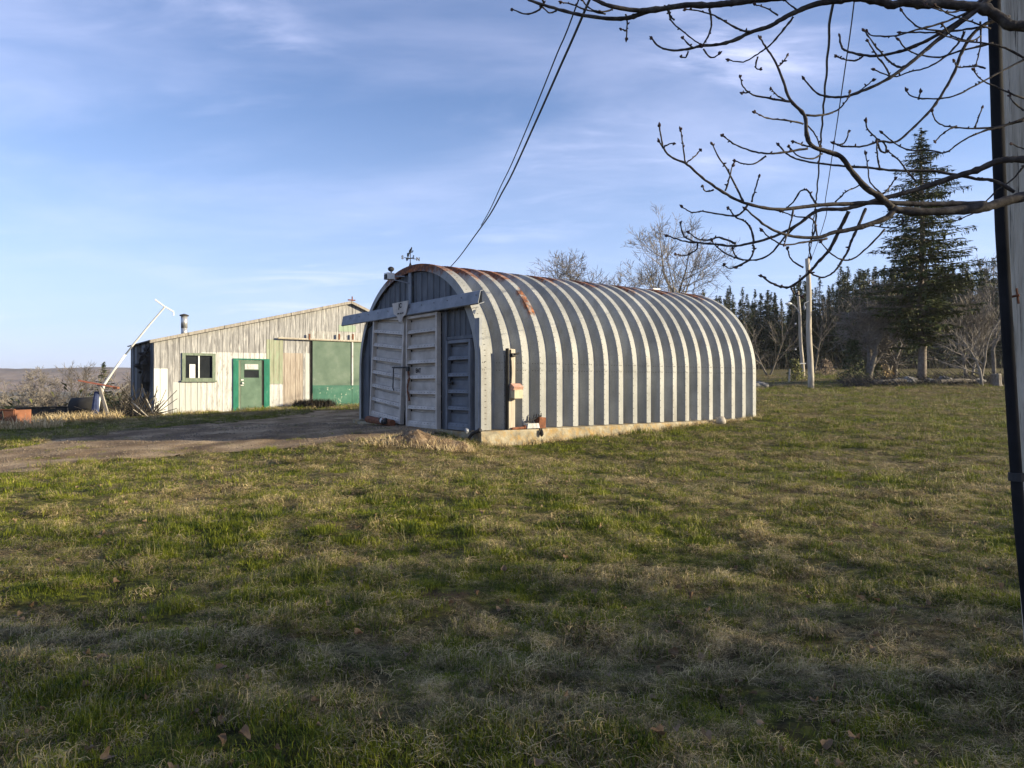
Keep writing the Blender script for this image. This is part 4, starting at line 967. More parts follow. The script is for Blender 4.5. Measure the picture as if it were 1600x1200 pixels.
def top_target(px):   # photo height of the forest skyline
    pts = [(1120, 474), (1160, 470), (1220, 462), (1290, 448), (1330, 432), (1380, 430), (1500, 430), (1560, 425), (1700, 425), (1900, 430)]
    return float(np.interp(px, [p[0] for p in pts], [p[1] for p in pts]))
for row, (d0, n) in enumerate(((88, 66), (93, 64), (99, 62), (106, 58))):
    for i in range(n):
        px = 1095+i*(700/n)+random.uniform(-8, 8); d = d0+random.uniform(-3, 3); x = (px-800)/F*d; zg = gz(x, d)
        y_t = top_target(px)+random.uniform(-14, 24)-row*3; Hn = EYE+(600-y_t)/F*d-zg; k = random.randrange(4)
        put_conifer(k, x, d, Hn/protos[k][2], random.uniform(0, 6.28), 'dark conifer in the dense forest edge beyond the field', G_F)
# brown undergrowth along the forest foot
mb = MB(); random.seed(3)
for i in range(1100):
    px = random.uniform(1120, 1800); d = random.uniform(78, 86); x = (px-800)/F*d; z = GF(x, d); h = random.uniform(.4, 2.2)*(2 if random.random() < .08 else 1); a = random.uniform(-.5, .5)
    mb.tube([(x, d, z), (x+a*h*.3, d+random.uniform(-.2, .2), z+h*.6), (x+a*h, d+random.uniform(-.4, .4), z+h)], [.02, .014, .008], 3, cap=False)
tag(mb.build('undergrowth', M['dark_brush']), 'brown leafless undergrowth along the foot of the forest', 'undergrowth', kind='stuff')

# bare trees
def tree_px(px, ytop, d, **k):
    x = (px-800)/F*d; z = gz(x, d); H = EYE+(600-ytop)/F*d-z
    return bare_tree(k.pop('name', 'bare_tree'), (x, d, z), H, **k)
tree_px(1084, 304, 52, seed=14, r0=.38, levels=5, kids=(3, 4), spread=.35, first=.28, minr=.017, m='pale_bark', wide=1.1, up=.45, crown_w=2.1, label='tall bare broadleaf tree behind the far end of the arch building')
tree_px(906, 393, 62, seed=3, r0=.20, levels=5, kids=(3, 4), spread=.7, minr=.018, up=.25, crown_w=1.3, stems=3, wide=1.25, label='rounded bare tree showing above the middle of the arch roof')
tree_px(836, 428, 66, seed=5, r0=.2, levels=4, kids=(3, 4), spread=.3, minr=.016, up=.6, label='faint twiggy treetop just above the arch roof nearest its front')
tree_px(1352, 425, 44, seed=23, r0=.24, levels=4, kids=(4, 5), spread=.8, minr=.020, first=.25, up=.12, m='pale_bark', crown_w=1.5, label='spreading pale bare apple tree left of the tall spruce', stems=2)
tree_px(1395, 470, 46, seed=33, r0=.16, levels=3, kids=(3, 4), spread=.8, minr=.013, first=.2, up=.05, m='pale_bark', crown_w=1.5, label='low bare tree with pale sweeping twigs just left of the spruce trunk', stems=2)
tree_px(1515, 440, 44, seed=41, r0=.10, levels=4, kids=(3, 4), spread=.4, minr=.012, up=.4, m='pale_bark', label='slim bare birch trees in a clump right of the spruce', stems=3)
tree_px(1552, 350, 50, seed=44, r0=.17, levels=5, kids=(3, 4), spread=.5, minr=.014, up=.3, label='tall bare tree just left of the big wooden pole')
tree_px(1535, 470, 39, seed=47, r0=.08, levels=3, kids=(3, 4), spread=.7, minr=.011, up=.1, m='pale_bark', label='tangled pale sapling in front of the birches by the stump', stems=2, crown_w=1.3)
tree_px(1200, 470, 60, seed=52, r0=.09, levels=3, kids=(3, 4), spread=.4, minr=.014, up=.4, label='slender bare sapling beyond the far end of the arch building', stems=2)
tree_px(1178, 515, 62, seed=53, r0=.08, levels=3, kids=(3, 4), spread=.9, minr=.013, up=.1, label='low bare bush against the forest beside the arch building', stems=3, crown_w=1.4)
tree_px(1272, 452, 66, seed=56, r0=.12, levels=3, kids=(3, 4), spread=.5, minr=.015, up=.3, label='bare grey tree behind the white pole')
tree_px(48, 570, 44, seed=61, r0=.13, levels=5, kids=(3, 4), spread=.7, minr=.014, up=.1, m='pale_bark', crown_w=1.4, label='spreading pale bare tree at the far left below the ridge', stems=2)
tree_px(116, 562, 52, seed=62, r0=.12, levels=4, kids=(3, 4), spread=.6, minr=.014, up=.2, label='bare tree between the black tank and the ridge', stems=2)
tree_px(190, 560, 46, seed=63, r0=.10, levels=4, kids=(3, 4), spread=.5, minr=.013, up=.3, m='pale_bark', label='bare sapling right behind the leaning aerial mast', stems=2)
tree_px(212, 585, 40, seed=64, r0=.07, levels=4, kids=(3, 4), spread=.4, minr=.011, up=.3, m='pale_bark', label='small bare sapling against the left side of the barn')
tree_px(-30, 585, 48, seed=65, r0=.10, levels=4, kids=(3, 4), spread=.7, minr=.014, up=.2, label='bare shrubby tree at the left edge')
k0 = P(162, 600, 44); put_conifer(3, k0.x, 44, (EYE+(600-566)/F*44-gz(k0.x, 44))/protos[3][2], 1.0, 'small dark spruce behind the leaning aerial mast', None)
put_conifer(1, P(232, 600, 60).x, 60, (EYE+(600-590)/F*60-gz(P(232, 600, 60).x, 60))/protos[1][2], 2.0, 'little spruce seen beside the torn barn corner', None)
# low green and brown brush land on the left
random.seed(31); mb = MB(); mg = MB()
for i in range(420):
    px = random.uniform(-260, 262); d = random.uniform(36, 120); x = (px-800)/F*d; z = GF(x, d); s = random.uniform(.5, 1.7)*(1+d/90)
    topz = EYE+(600-random.uniform(596, 628))/F*d; s = min(s*1.6, max(.5, topz-z)); green = random.random() < .38
    for j in range(26):
        a = random.uniform(0, 6.28); e = random.uniform(.2, 1.4); L = s*random.uniform(.6, 1.1); dv = Vector((math.cos(a)*math.cos(e), math.sin(a)*math.cos(e), math.sin(e)))
        p = Vector((x, d, z)); tip = p+dv*L
        if green:
            for q in range(3):
                c = p.lerp(tip, random.uniform(.5, 1)); w_ = .12+.001*d; mg.tri(c+Vector((random.uniform(-w_, w_), 0, random.uniform(-w_, w_))), c+Vector((random.uniform(-w_, w_), w_, random.uniform(-w_, w_)*1.5)), c+Vector((random.uniform(-w_, w_)*1.5, -w_, w_)))
        else: mb.tube([p, p.lerp(tip, .6)+Vector((0,0,.05)), tip], [.02, .014, .008], 3, cap=False)
tag(mb.build('brush', M['brush']), 'brown brush covering the slope below the ridge at the left', 'brush', kind='stuff')
tag(mg.build('evergreen_scrub', M['needle_yellow']), 'yellow green scrub bushes below the ridge at the left', 'scrub', kind='stuff')

# yellow-green shrub and small things at the right
def shrub(px, py, d, rx, h, m, label, seed, n=380, cs=.16):
    rnd = random.Random(seed); x = (px-800)/F*d; z = gz(x, d); mb = MB()
    for i in range(n):
        a = rnd.uniform(0, 6.28); f = rnd.random(); rr = rx*math.sqrt(rnd.random())*(1-.75*f); c = Vector((x+rr*math.cos(a), d+rr*math.sin(a), z+h*f)); dv = Vector((rnd.gauss(0, 1), rnd.gauss(0, 1), rnd.gauss(.4, 1))).normalized(); sd = dv.orthogonal()
        mb.tri(c-sd*cs*.35, c+sd*cs*.35, c+dv*cs*1.3)
    t = empty('shrub', (x, d, z), label, 'shrub'); part(mb, 'foliage', M[m], t); tk = MB()
    for i in range(5): tk.tube([(x+rnd.uniform(-.1, .1), d, z-.1), (x+rnd.uniform(-rx, rx)*.5, d+rnd.uniform(-rx, rx)*.5, z+h*.8)], [.025, .008], 4)
    part(tk, 'stem', M['bark'], t)
shrub(1243, 585, 50, .75, 1.4, 'needle_yellow', 'yellow green pointed shrub beside the lamp pole', 1)
shrub(1333, 590, 44, 1.0, 2.6, 'needle_far', 'dark young evergreen under the spreading apple tree', 2, 700)
shrub(1362, 590, 45, .8, 2.0, 'needle', 'low dark evergreen bush between the apple tree and the spruce', 3, 500)
shrub(1380, 585, 46, .9, .9, 'straw', 'tawny dry bush in front of the forest left of the spruce', 4, 300)
shrub(1290, 583, 60, 1.0, 1.3, 'brush', 'brown leafless bush right of the white pole', 5, 300)

# poles at the right
def pole(name, px0, py0, px1, py1, d, r0, r1, m, label):
    a = P(px0, py0, d); a.z = gz(a.x, a.y)-.3; b = P(px1, py1, d)
    t = empty(name, (a.x, a.y, a.z), label, 'utility pole')
    mb = MB(); n = 8; mb.tube([a.lerp(b, i/n)+Vector((.03*math.sin(i*1.3), 0, 0)) for i in range(n+1)], [r0+(r1-r0)*i/n for i in range(n+1)], 12); part(mb, 'shaft', M[m], t, smooth=True)
    return t, a, b
wp, wa, wb = pole('utility_pole', 1267, 607, 1262, 404, 40, .17, .12, 'wood_pale', 'straight pale wooden utility pole at the lawn edge left of the spruce')
mb = MB(); mb.tube([wb+Vector((-.1, 0, -.1)), wb+Vector((.1, 0, -.1))], .05); mb.blob(wb+Vector((.1, 0, .05)), .07); part(mb, 'insulator', M['rust'], wp)
mb = MB(); mb.tube([P(1264, 470, 39.7), P(1257, 474, 39.6), P(1256, 482, 39.6)], .03); mb.blob(P(1257, 481, 39.5), (.07, .07, .12)); part(mb, 'service_fitting', M['galv_trim'], wp)
lp, la, lb = pole('lamp_pole', 1255, 585, 1247, 455, 54, .15, .10, 'wood_pale', 'shorter wooden pole carrying a curved yard lamp behind the straight pole')
d = 53.8; mb = MB(); mb.tube([P(1249, 490, d), P(1246, 484, d), P(1241, 478, d), P(1236, 475, d)], .045, 6); part(mb, 'lamp_arm', M['galv_trim'], lp)
mb = MB(); mb.blob(P(1232, 474.5, d), (.28, .16, .10), 10, 6, 0); part(mb, 'lamp_head', M['white_paint'], lp)
mb = MB(); mb.box(P(1254, 568, d), (.5, .06, .08)); part(mb, 'cross_board', M['white_paint'], lp)
def guy():
    a = P(1243, 500, 53); b = P(1242, 568, 53); mb = MB(); mb.tube([P(1249, 465, 53.6), a, b], .012, 4); o = mb.build('guy_wire', M['black']); tag(o, 'thin guy wire with white balls hanging left of the lamp pole', 'wire')
    for py in (506, 546): mb = MB(); mb.blob(P(1243, py, 53), .07, 8, 5, 0); part(mb, 'insulator_ball', M['white_paint'], o)
guy()
o = MB(); a = P(1233, 585, 47); a.z = gz(a.x, a.y); o.tube([a, a+Vector((.05, 0, .86))], .06, 6); tag(o.build('wooden_stake', M['wood_pale']), 'short orange brown stake standing left of the yellow green shrub', 'stake')
o = MB(); a = P(1372, 585, 43); 
# stump and rock/brush line
def stump():
    d = 39; a = P(1556, 600, d); z = gz(a.x, d); t = empty('tree_stump', (a.x, d, z), 'cut tree stump at the right end of the brush line', 'stump')
    mb = MB(); mb.tube([(a.x, d, z-.2), (a.x, d, z+.15), (a.x, d, z+.62)], [.36, .27, .25], 12); part(mb, 'stump_side', M['bark'], t)
    mb = MB(); mb.tube([(a.x, d, z+.62), (a.x, d, z+.64)], [.235, .225], 12); part(mb, 'cut_face', M['wood_pale'], t)
stump()
M['stone'] = mat('field_rocks', [(.3, (.12, .11, .10)), (.6, (.26, .25, .23)), (.8, (.38, .37, .34))], scale=4, bump=.5, coord='World')
random.seed(77)
for i, (px, d, s, lb_) in enumerate(((1180, 42, .34, 'grey rock nearest the arch building in the rock pile'), (1187, 42.4, .42, 'largest grey rock of the pile beyond the arch building'), (1194, 42, .30, 'reddish grey rock right side of the small pile'), (1418, 41, .55, 'broad dark boulder left of the spruce trunk'), (1403, 41.5, .4, 'grey boulder in the brush line left of the spruce'), (1453, 41, .38, 'flat grey stone at the foot of the spruce'), (1476, 41.3, .5, 'dark boulder right of the spruce trunk'), (1500, 40.6, .34, 'small grey boulder near the birch clump'), (1530, 40.3, .40, 'boulder beside the tree stump'), (1370, 42, .3, 'small stone under the spreading apple tree'))):
    x = (px-800)/F*d; mb = MB(); mb.blob((x, d, gz(x, d)+s*.2), (s, s*.8, s*.55), 9, 6, .17); tag(mb.build('boulder', M['stone']), lb_, 'rock', 'rocks along the lawn edge')
mb = MB(); random.seed(78)
for i in range(1500):
    px = random.uniform(1318, 1600); d = random.uniform(39.5, 43.5); x = (px-800)/F*d; z = GF(x, d); L = random.uniform(.3, 1.1); a = random.uniform(0, 3.14); e = random.uniform(0, .9)
    v = Vector((math.cos(a)*math.cos(e), math.sin(a)*math.cos(e), math.sin(e)))*L; p = Vector((x, d, z)); mb.tube([p, p+v*.5+Vector((0,0,.04)), p+v], [.02, .015, .008], 3, cap=False)
tag(mb.build('brush_line', M['dark_brush']), 'dark line of brushwood along the lawn edge under the spruce', 'brushwood', kind='stuff')
for (px, dd, L, lbl) in ((1408, 40.6, 3.2, 'fallen grey log left of the spruce trunk'), (1505, 40, 2.6, 'fallen dark log right of the spruce trunk')):
    x = (px-800)/F*dd; z = gz(x, dd); o = MB(); o.tube([(x-L/2, dd, z+.12), (x, dd+.1, z+.2), (x+L/2, dd+.3, z+.14)], [.13, .12, .09], 8); tag(o.build('fallen_log', M['bark']), lbl, 'log')

# ---------------------------------------------------------------- left corner: aerial mast, scrap, straw
def mast():
    t = empty('aerial_mast', P(150, 655, 26), 'long white leaning aerial mast with a crossbar at its top', 'mast'); d = 26
    mb = MB(); mb.tube([P(151, 652, d), P(154, 628, d), P(163, 600, d), P(178, 578, d), P(196, 554, d)], [.055, .055, .05, .045, .04], 8); part(mb, 'lower_tube', M['white_paint'], t, smooth=True)
    mb = MB(); mb.tube([P(195.5, 555, d), P(207, 540, d)], .028, 8); part(mb, 'joint_tube', M['galv_trim'], t)
    mb = MB(); mb.tube([P(206, 541, d), P(232, 509, d), P(258, 479, d)], [.036, .034, .03], 8); part(mb, 'upper_tube', M['white_paint'], t)
    mb = MB(); mb.tube([P(242, 468, d-.2), P(257, 479, d), P(271, 487, d+.2), P(271, 493, d+.2)], .026, 6); part(mb, 'crossbar', M['white_paint'], t)
mast()
def strut():
    t = empty('saw_horse', P(168, 653, 25.5), 'crooked timber prop with a red painted bar across it', 'timber prop'); d = 25.6
    mb = MB(); a = P(154, 600, d); b = P(170, 653, d); ax = (b-a).normalized(); mb.box((a+b)/2, (.10, .06, (b-a).length), (ax.cross(Vector((0,1,0))), Vector((0,1,0)), ax)); part(mb, 'prop', M['wood_grey'], t)
    mb = MB(); a = P(123, 594.5, d-.3); b = P(186, 606, d+.2); ax = (b-a).normalized(); mb.box((a+b)/2, (.05, .09, (b-a).length), (ax.cross(Vector((0,1,0))), Vector((0,1,0)), ax)); part(mb, 'red_bar', mat('faded_red_paint', [(.3, (.16, .05, .035)), (.7, (.32, .12, .08))], scale=5, coord='World'), t)
    mb = MB(); mb.box(P(181, 606, d), (.16, .12, .08)); part(mb, 'bar_end', M['rustbox'], t)
strut()
o = MB(); d = 25.9; o.tube([P(150, 657, d), P(149, 640, d), P(151, 612, d)], [.09, .13, .08], 8); o = o.build('blue_tarp_bundle', mat('dark_blue_cloth', [(.3, (.02, .03, .08)), (.7, (.05, .07, .16))], scale=6, coord='World')); tag(o, 'dark blue cloth bundle tied upright round the foot of the mast', 'cloth')
def crate():
    d = 23.5; t = empty('rust_bin', P(5, 668, d), 'orange rusted steel bin at the left edge', 'steel bin')
    a = P(-26, 641, d); b = P(22, 641, d); z0 = gz(b.x, d)-.1; z1 = a.z; w_ = b.x-a.x
    mb = MB(); mb.box(((a.x+b.x)/2, d, (z0+z1)/2), (w_, .05, z1-z0)); part(mb, 'front_panel', M['rustbox'], t)
    mb = MB(); mb.box((b.x, d+.4, (z0+z1)/2), (.05, .8, z1-z0)); part(mb, 'side_panel', M['rustbox'], t); mb = MB(); mb.box(((a.x+b.x)/2, d+.82, (z0+z1)/2), (w_, .05, z1-z0)); part(mb, 'back_panel', M['rust'], t)
    mb = MB()
    for q in range(3):
        z = z1-.06-q*.17; mb.tube([(a.x, d-.05, z), (b.x-.35, d-.05, z-.02)], .018, 5)
    mb.tube([(b.x-.36, d-.05, z1-.02), (b.x-.30, d-.05, (z0+z1)/2), (b.x-.38, d-.05, z0+.1)], .02, 5); part(mb, 'wire_rail', M['black'], t)
    mb = MB(); mb.box(((a.x+b.x)/2, d-.0, z1+.02), (w_+.05, .09, .035)); part(mb, 'rim', M['rust'], t)
crate()
def tank():
    d = 27.5; a = P(106, 637, d); b = P(150, 635, d); t = empty('fuel_tank', (a.x, d, gz(a.x, d)), 'dark horizontal fuel tank lying in the scrap heap', 'tank')
    mb = MB(); c = Vector((0, 0, .0)); mb.tube([a+Vector((0, .3, 0)), a+Vector((.05, .3, 0)), b+Vector((-.05, .3, 0)), b+Vector((0, .3, 0))], [.26, .38, .38, .26], 16); part(mb, 'shell', M['dark'], t, smooth=True)
    mb = MB(); 
    for q in (.25, .75): p = a.lerp(b, q); mb.box((p.x, d+.3, p.z-.55), (.12, .5, .4))
    part(mb, 'saddle', M['dark'], t)
tank()
def low_wall():
    d = 28; t = empty('scrap_fence', P(60, 655, d), 'low dark board fence behind the rusted bin', 'fence')
    for i in range(9):
        px = 24+i*9; a = P(px, 637, d); z0 = gz(a.x, d)-.1; mb = MB(); mb.box((a.x+.11, d, (z0+a.z)/2), (.215, .05, a.z-z0+random.uniform(-.05, .05))); part(mb, 'plank', M['roofing'], t)
    mb = MB(); a = P(22, 637, d-.06); b = P(108, 636, d-.06); mb.tube([a, b], .03); part(mb, 'rail', M['dark'], t)
low_wall()
# scrap heap sticks by the barn corner
mb = MB(); random.seed(12)
for i in range(150):
    px = random.uniform(172, 242); d = random.uniform(26, 28); x = (px-800)/F*d; z = GF(x, d); L = random.uniform(.5, 1.6); a = random.uniform(0, 6.28); e = random.uniform(.1, 1.1); v = Vector((math.cos(a)*math.cos(e), math.sin(a)*math.cos(e)*.4, math.sin(e)))*L
    mb.tube([Vector((x, d, z)), Vector((x, d, z))+v], [.02, .012], 4)
tag(mb.build('stick_heap', M['dark_brush']), 'heap of dark sticks and scrap wood beside the barn corner', 'brushwood', kind='stuff')
for i, (x0, y0, x1, y1, l_) in enumerate(((206, 628, 232, 652, 'upper pale stick leaning on the heap by the barn'), (208, 640, 230, 655, 'lower pale stick leaning on the heap by the barn'), (228, 622, 242, 650, 'short pale stick leaning against the barn corner'), (172, 620, 200, 600, 'thin grey pole jutting up from the scrap heap'))):
    o = MB(); d = 26+.2*i; o.tube([P(x0, y0, d), P(x1, y1, d)], .022, 5); tag(o.build('pale_stick', M['wood_pale']), l_, 'stick')
mb = MB(); random.seed(13)
for (cx_, cy_, rx, ry, n) in ((P(88, 0, 25).x, 25, 1.3, .7, 1500), (P(140, 0, 25.6).x, 25.4, 1.3, .6, 1200), (P(20, 0, 23).x, 23.0, 1.6, .6, 900), (P(-60, 0, 23).x, 23, 2, .7, 600)):
    blades(mb, cx_, cy_, rx, ry, n, .42, .9, .022, GF, .6)
tag(mb.build('straw_grass', M['straw']), 'bleached straw coloured grass clumps in front of the scrap heap', 'grass', kind='stuff')
mb = MB(); random.seed(14)   # dark grassy hump at the big green door
c = B(bt(1060), -.9, 0); c2 = B(bt(1120), -.9, 0)
for cc in (c, c2, (c+c2)/2):
    blades(mb, cc.x, cc.y, .75, .3, 900, .42, .5, .02, GF, .3)
tag(mb.build('weed_clump', M['dark_brush']), 'dark clump of dead weeds at the foot of the green sliding door', 'weeds', kind='stuff')
# barn foot weeds
mb = MB()
for i in range(26):
    tt = random.uniform(0, bt(1100)); cc = B(tt, -.12-random.random()*.25, 0); blades(mb, cc.x, cc.y, .35, .15, 60, .16, .8, .015, GF, .5)
tag(mb.build('dry_weeds', M['straw']), 'dry grass fringe along the foot of the barn wall', 'grass', kind='stuff')

# ---------------------------------------------------------------- wires
def wire_plan(name, pxs, X0, m, r, label, extend, twist=0, end=None):
    """wire hanging in a vertical plane X = X0[0] + X0[1]*Y, through the given sight lines"""
    pts = []
    for (px, py) in pxs:
        r_ = (px-800)/F; d = X0[0]/(r_-X0[1]); pts.append(Vector((r_*d, d, EYE+(600-py)/F*d)))
    pts = ([end] if end else [])+pts+extend
    # smooth
    out = []
    for i in range(len(pts)-1):
        p0 = pts[max(i-1, 0)]; p1 = pts[i]; p2 = pts[i+1]; p3 = pts[min(i+2, len(pts)-1)]; L = (p2-p1).length; n = max(4, min(80, int(L/(.12 if twist else .5))))
        for k in range(n):
            t_ = k/n; out.append(.5*((2*p1)+(p2-p0)*t_+(2*p0-5*p1+4*p2-p3)*t_*t_+(3*p1-p0-3*p2+p3)*t_**3))
    out.append(pts[-1])
    if twist: out = [p+Vector((math.sin(i*.9+2*math.sin(i*.13))*twist*random.uniform(.6, 1), 0, 0)) for i, p in enumerate(out)]
    mb = MB(); mb.tube(out, r, 5); return tag(mb.build(name, m), label, 'wire')
X0 = (-1.57+.18*18, -.18)
wire_plan('power_cable', [(703, 418), (718, 401), (740, 371), (765, 336), (785, 300), (802, 268), (840, 184), (875, 105), (921, 0)], X0, M['black'], .011, 'thicker lower cable rising from the front of the arch roof', [Vector((1.25, 2.3, 5.2)), Vector((2.2, -3, 6.4))])
wire_plan('overhead_wire', [(752, 352), (766, 327), (783, 290), (800, 255), (835, 172), (870, 85), (904, 0)], X0, M['black'], .007, 'thinner wire splitting off above the cable over the arch roof', [Vector((1.1, 2.6, 5.4)), Vector((2.0, -3, 6.7))])
wire_plan('braided_cable', [(1267, 385), (1271, 345), (1276, 305), (1283, 215), (1287, 165), (1293, 95), (1302, 0)], (.36, .406), M['black'], .016, 'twisted braided cable running up from the top of the straight pole', [Vector((2.7, 5.3, 6.0)), Vector((.4, 0, 6.6))], .009, end=wb)
wire_plan('thin_wire', [(1277, 380), (1290, 310), (1303, 225), (1320, 110), (1335, 0)], (.55, .393), M['black'], .006, 'hair thin wire running up beside the braided cable', [Vector((2.3, 4.5, 5.3)), Vector((.5, 0, 6.2))], end=lb)

# ---------------------------------------------------------------- near pole and conduit
def near_pole():
    d = 3.62; t = empty('wooden_pole', (P(1650, 1093, d).x, d, 0), 'big weathered grey wooden pole cut off by the right edge', 'utility pole')
    m = mat('cracked_pole_wood', [(.25, (.26, .21, .155)), (.5, (.52, .45, .35)), (.75, (.70, .62, .50))], scale=6, stretch=(6, 6, .35), bump=1.0, bscale=9, bstretch=(9, 9, .28), coord='World', bdist=.012, fine=(7, (9, 9, .22), (.05, .042, .033), .55, .64))
    mb = MB(); r = .15; pts = []
    for (px, py) in ((1541, -900), (1556, -300), (1560, 0), (1569, 300), (1577, 500), (1586, 700), (1595, 830), (1606, 965), (1618, 1110)):
        pts.append(P(px, py, d)+Vector((r*1.04, 0, 0)))
    mb.tube(pts, [r*(.95+.01*i) for i in range(len(pts))], 40); part(mb, 'shaft', m, t, smooth=True)
    mb = MB(); a = P(1577, 465, d-.17); mb.tube([a+Vector((.0, .05, 0)), a+Vector((.035, -.02, .01))], .006, 6); mb.tube([a+Vector((.035, .0, .045)), a+Vector((.045, 0, -.03))], .005, 6); part(mb, 'nail', M['rust'], t)
    mb = MB(); a = P(1598, 747, 3.44); mb.box(a, (.12, .02, .022)); part(mb, 'strap', M['black'], t)
    t2 = empty('black_conduit', (P(1612, 1110, 3.42).x, 3.42, 0), 'black plastic conduit pipe running up the left side of the big wooden pole', 'pipe')
    mb = MB(); pts = [P(px+9, py, 3.42) for (px, py) in ((1526, -800), (1540, -200), (1544, 0), (1550, 200), (1556, 360), (1565, 520), (1575, 680), (1582, 790), (1590, 880), (1599, 965), (1612, 1110))]
    mb.tube(pts, [.027 if i < 5 else .025 for i in range(len(pts))], 14); part(mb, 'pipe', mat('black_plastic', [(.3, (.010, .010, .011)), (.7, (.022, .022, .024))], scale=6, rough=.85, spec=.1, bump=.05), t2, smooth=True)
    for py in (745,):
        px = float(np.interp(py, (0, 200, 360, 520, 680, 790), (1544, 1550, 1556, 1565, 1575, 1582)))+9; a = P(px, py, 3.42); mb = MB(); mb.tube([a+Vector((0, 0, -.02)), a+Vector((0, 0, .02))], .034, 12); part(mb, 'coupling', M['black'], t2)
near_pole()

# ---------------------------------------------------------------- near tree, traced limbs with real depth
RC = lambda x, y: (1000+x/2.667, y/2.667)
SC = lambda x, y: (800+x/2.7275, y/2.7275)
limbs = [  # (map, [(x,y)...], w_root, w_tip, depth0)
 (RC, [(1760, 800), (1600, 820), (1500, 845), (1430, 866), (1300, 878), (1180, 884), (1060, 872), (1045, 866)], 44, 26, 2.9),
 (RC, [(1440, 850), (1300, 850), (1150, 850), (1000, 845), (850, 850), (740, 855), (640, 868), (560, 872), (450, 850), (380, 820), (300, 770), (235, 720), (190, 680), (130, 655), (100, 620), (85, 560), (82, 525)], 20, 5, None),
 (RC, [(1800, 680), (1600, 665), (1540, 665), (1480, 675), (1400, 710), (1300, 740), (1200, 775), (1100, 805), (1000, 830), (900, 860), (840, 872), (740, 878), (650, 940), (560, 985), (450, 1015), (380, 1025), (290, 1015), (200, 1008), (150, 995), (115, 982)], 30, 5, 2.8),
 (RC, [(1060, 872), (1030, 905), (940, 940), (860, 960), (800, 970), (740, 990), (640, 985), (560, 960), (510, 930), (440, 870)], 20, 5, None),
 (RC, [(1050, 865), (1000, 820), (940, 780), (880, 710), (840, 655), (790, 635), (720, 610), (695, 560), (685, 480), (625, 415), (590, 320), (560, 250), (520, 190), (502, 160)], 22, 5, None),
 (RC, [(1800, 140), (1600, 110), (1540, 105), (1500, 75), (1430, 35), (1340, 25), (1250, 15), (1180, 18), (1100, 10), (1050, 22), (1000, 5), (900, -12), (740, -25), (600, -12), (480, 0), (412, 10), (360, 15), (295, 22), (190, 22), (85, 38), (0, 45)], 44, 18, 3.0),
 (SC, [(600, 40), (540, 62), (500, 75), (430, 80), (300, 65), (200, 40), (100, 10), (50, -15)], 16, 8, None),
 (SC, [(570, 48), (480, 38), (400, 20), (340, -10)], 15, 12, None),
 (RC, [(900, -12), (840, 0), (740, 15), (660, 45), (590, 80), (540, 110), (460, 135), (400, 165), (330, 185), (260, 190), (200, 205), (130, 210), (80, 195), (50, 160)], 22, 5, None),
 (RC, [(1500, -30), (1450, 0), (1380, 60), (1300, 120), (1200, 200), (1130, 260), (1040, 325), (960, 365), (870, 400), (800, 405), (740, 390), (700, 350), (683, 328)], 19, 5, 3.05),
 (RC, [(1440, -10), (1400, 20), (1340, 80), (1230, 150), (1150, 190), (1080, 215), (1000, 232), (930, 230), (860, 212), (838, 190), (832, 150)], 15, 6, 3.1),
 (RC, [(1540, 70), (1440, 100), (1380, 150), (1340, 220), (1310, 300), (1260, 390), (1210, 460), (1130, 540), (1070, 590), (1000, 590), (930, 610), (850, 610), (808, 597)], 13, 5, 3.1),
 (RC, [(1560, 800), (1480, 755), (1400, 745), (1300, 725), (1200, 712), (1060, 710), (960, 700), (850, 692), (740, 680), (660, 665), (610, 640), (578, 605)], 11, 5, None),
 (RC, [(870, 880), (830, 960), (790, 1040), (740, 1095), (700, 1140), (630, 1193), (587, 1195), (547, 1178), (507, 1150)], 13, 6, None),
 (RC, [(940, 870), (905, 950), (878, 1013), (867, 1043), (840, 1090), (808, 1133), (770, 1155), (733, 1150), (712, 1136)], 10, 5, None),
]
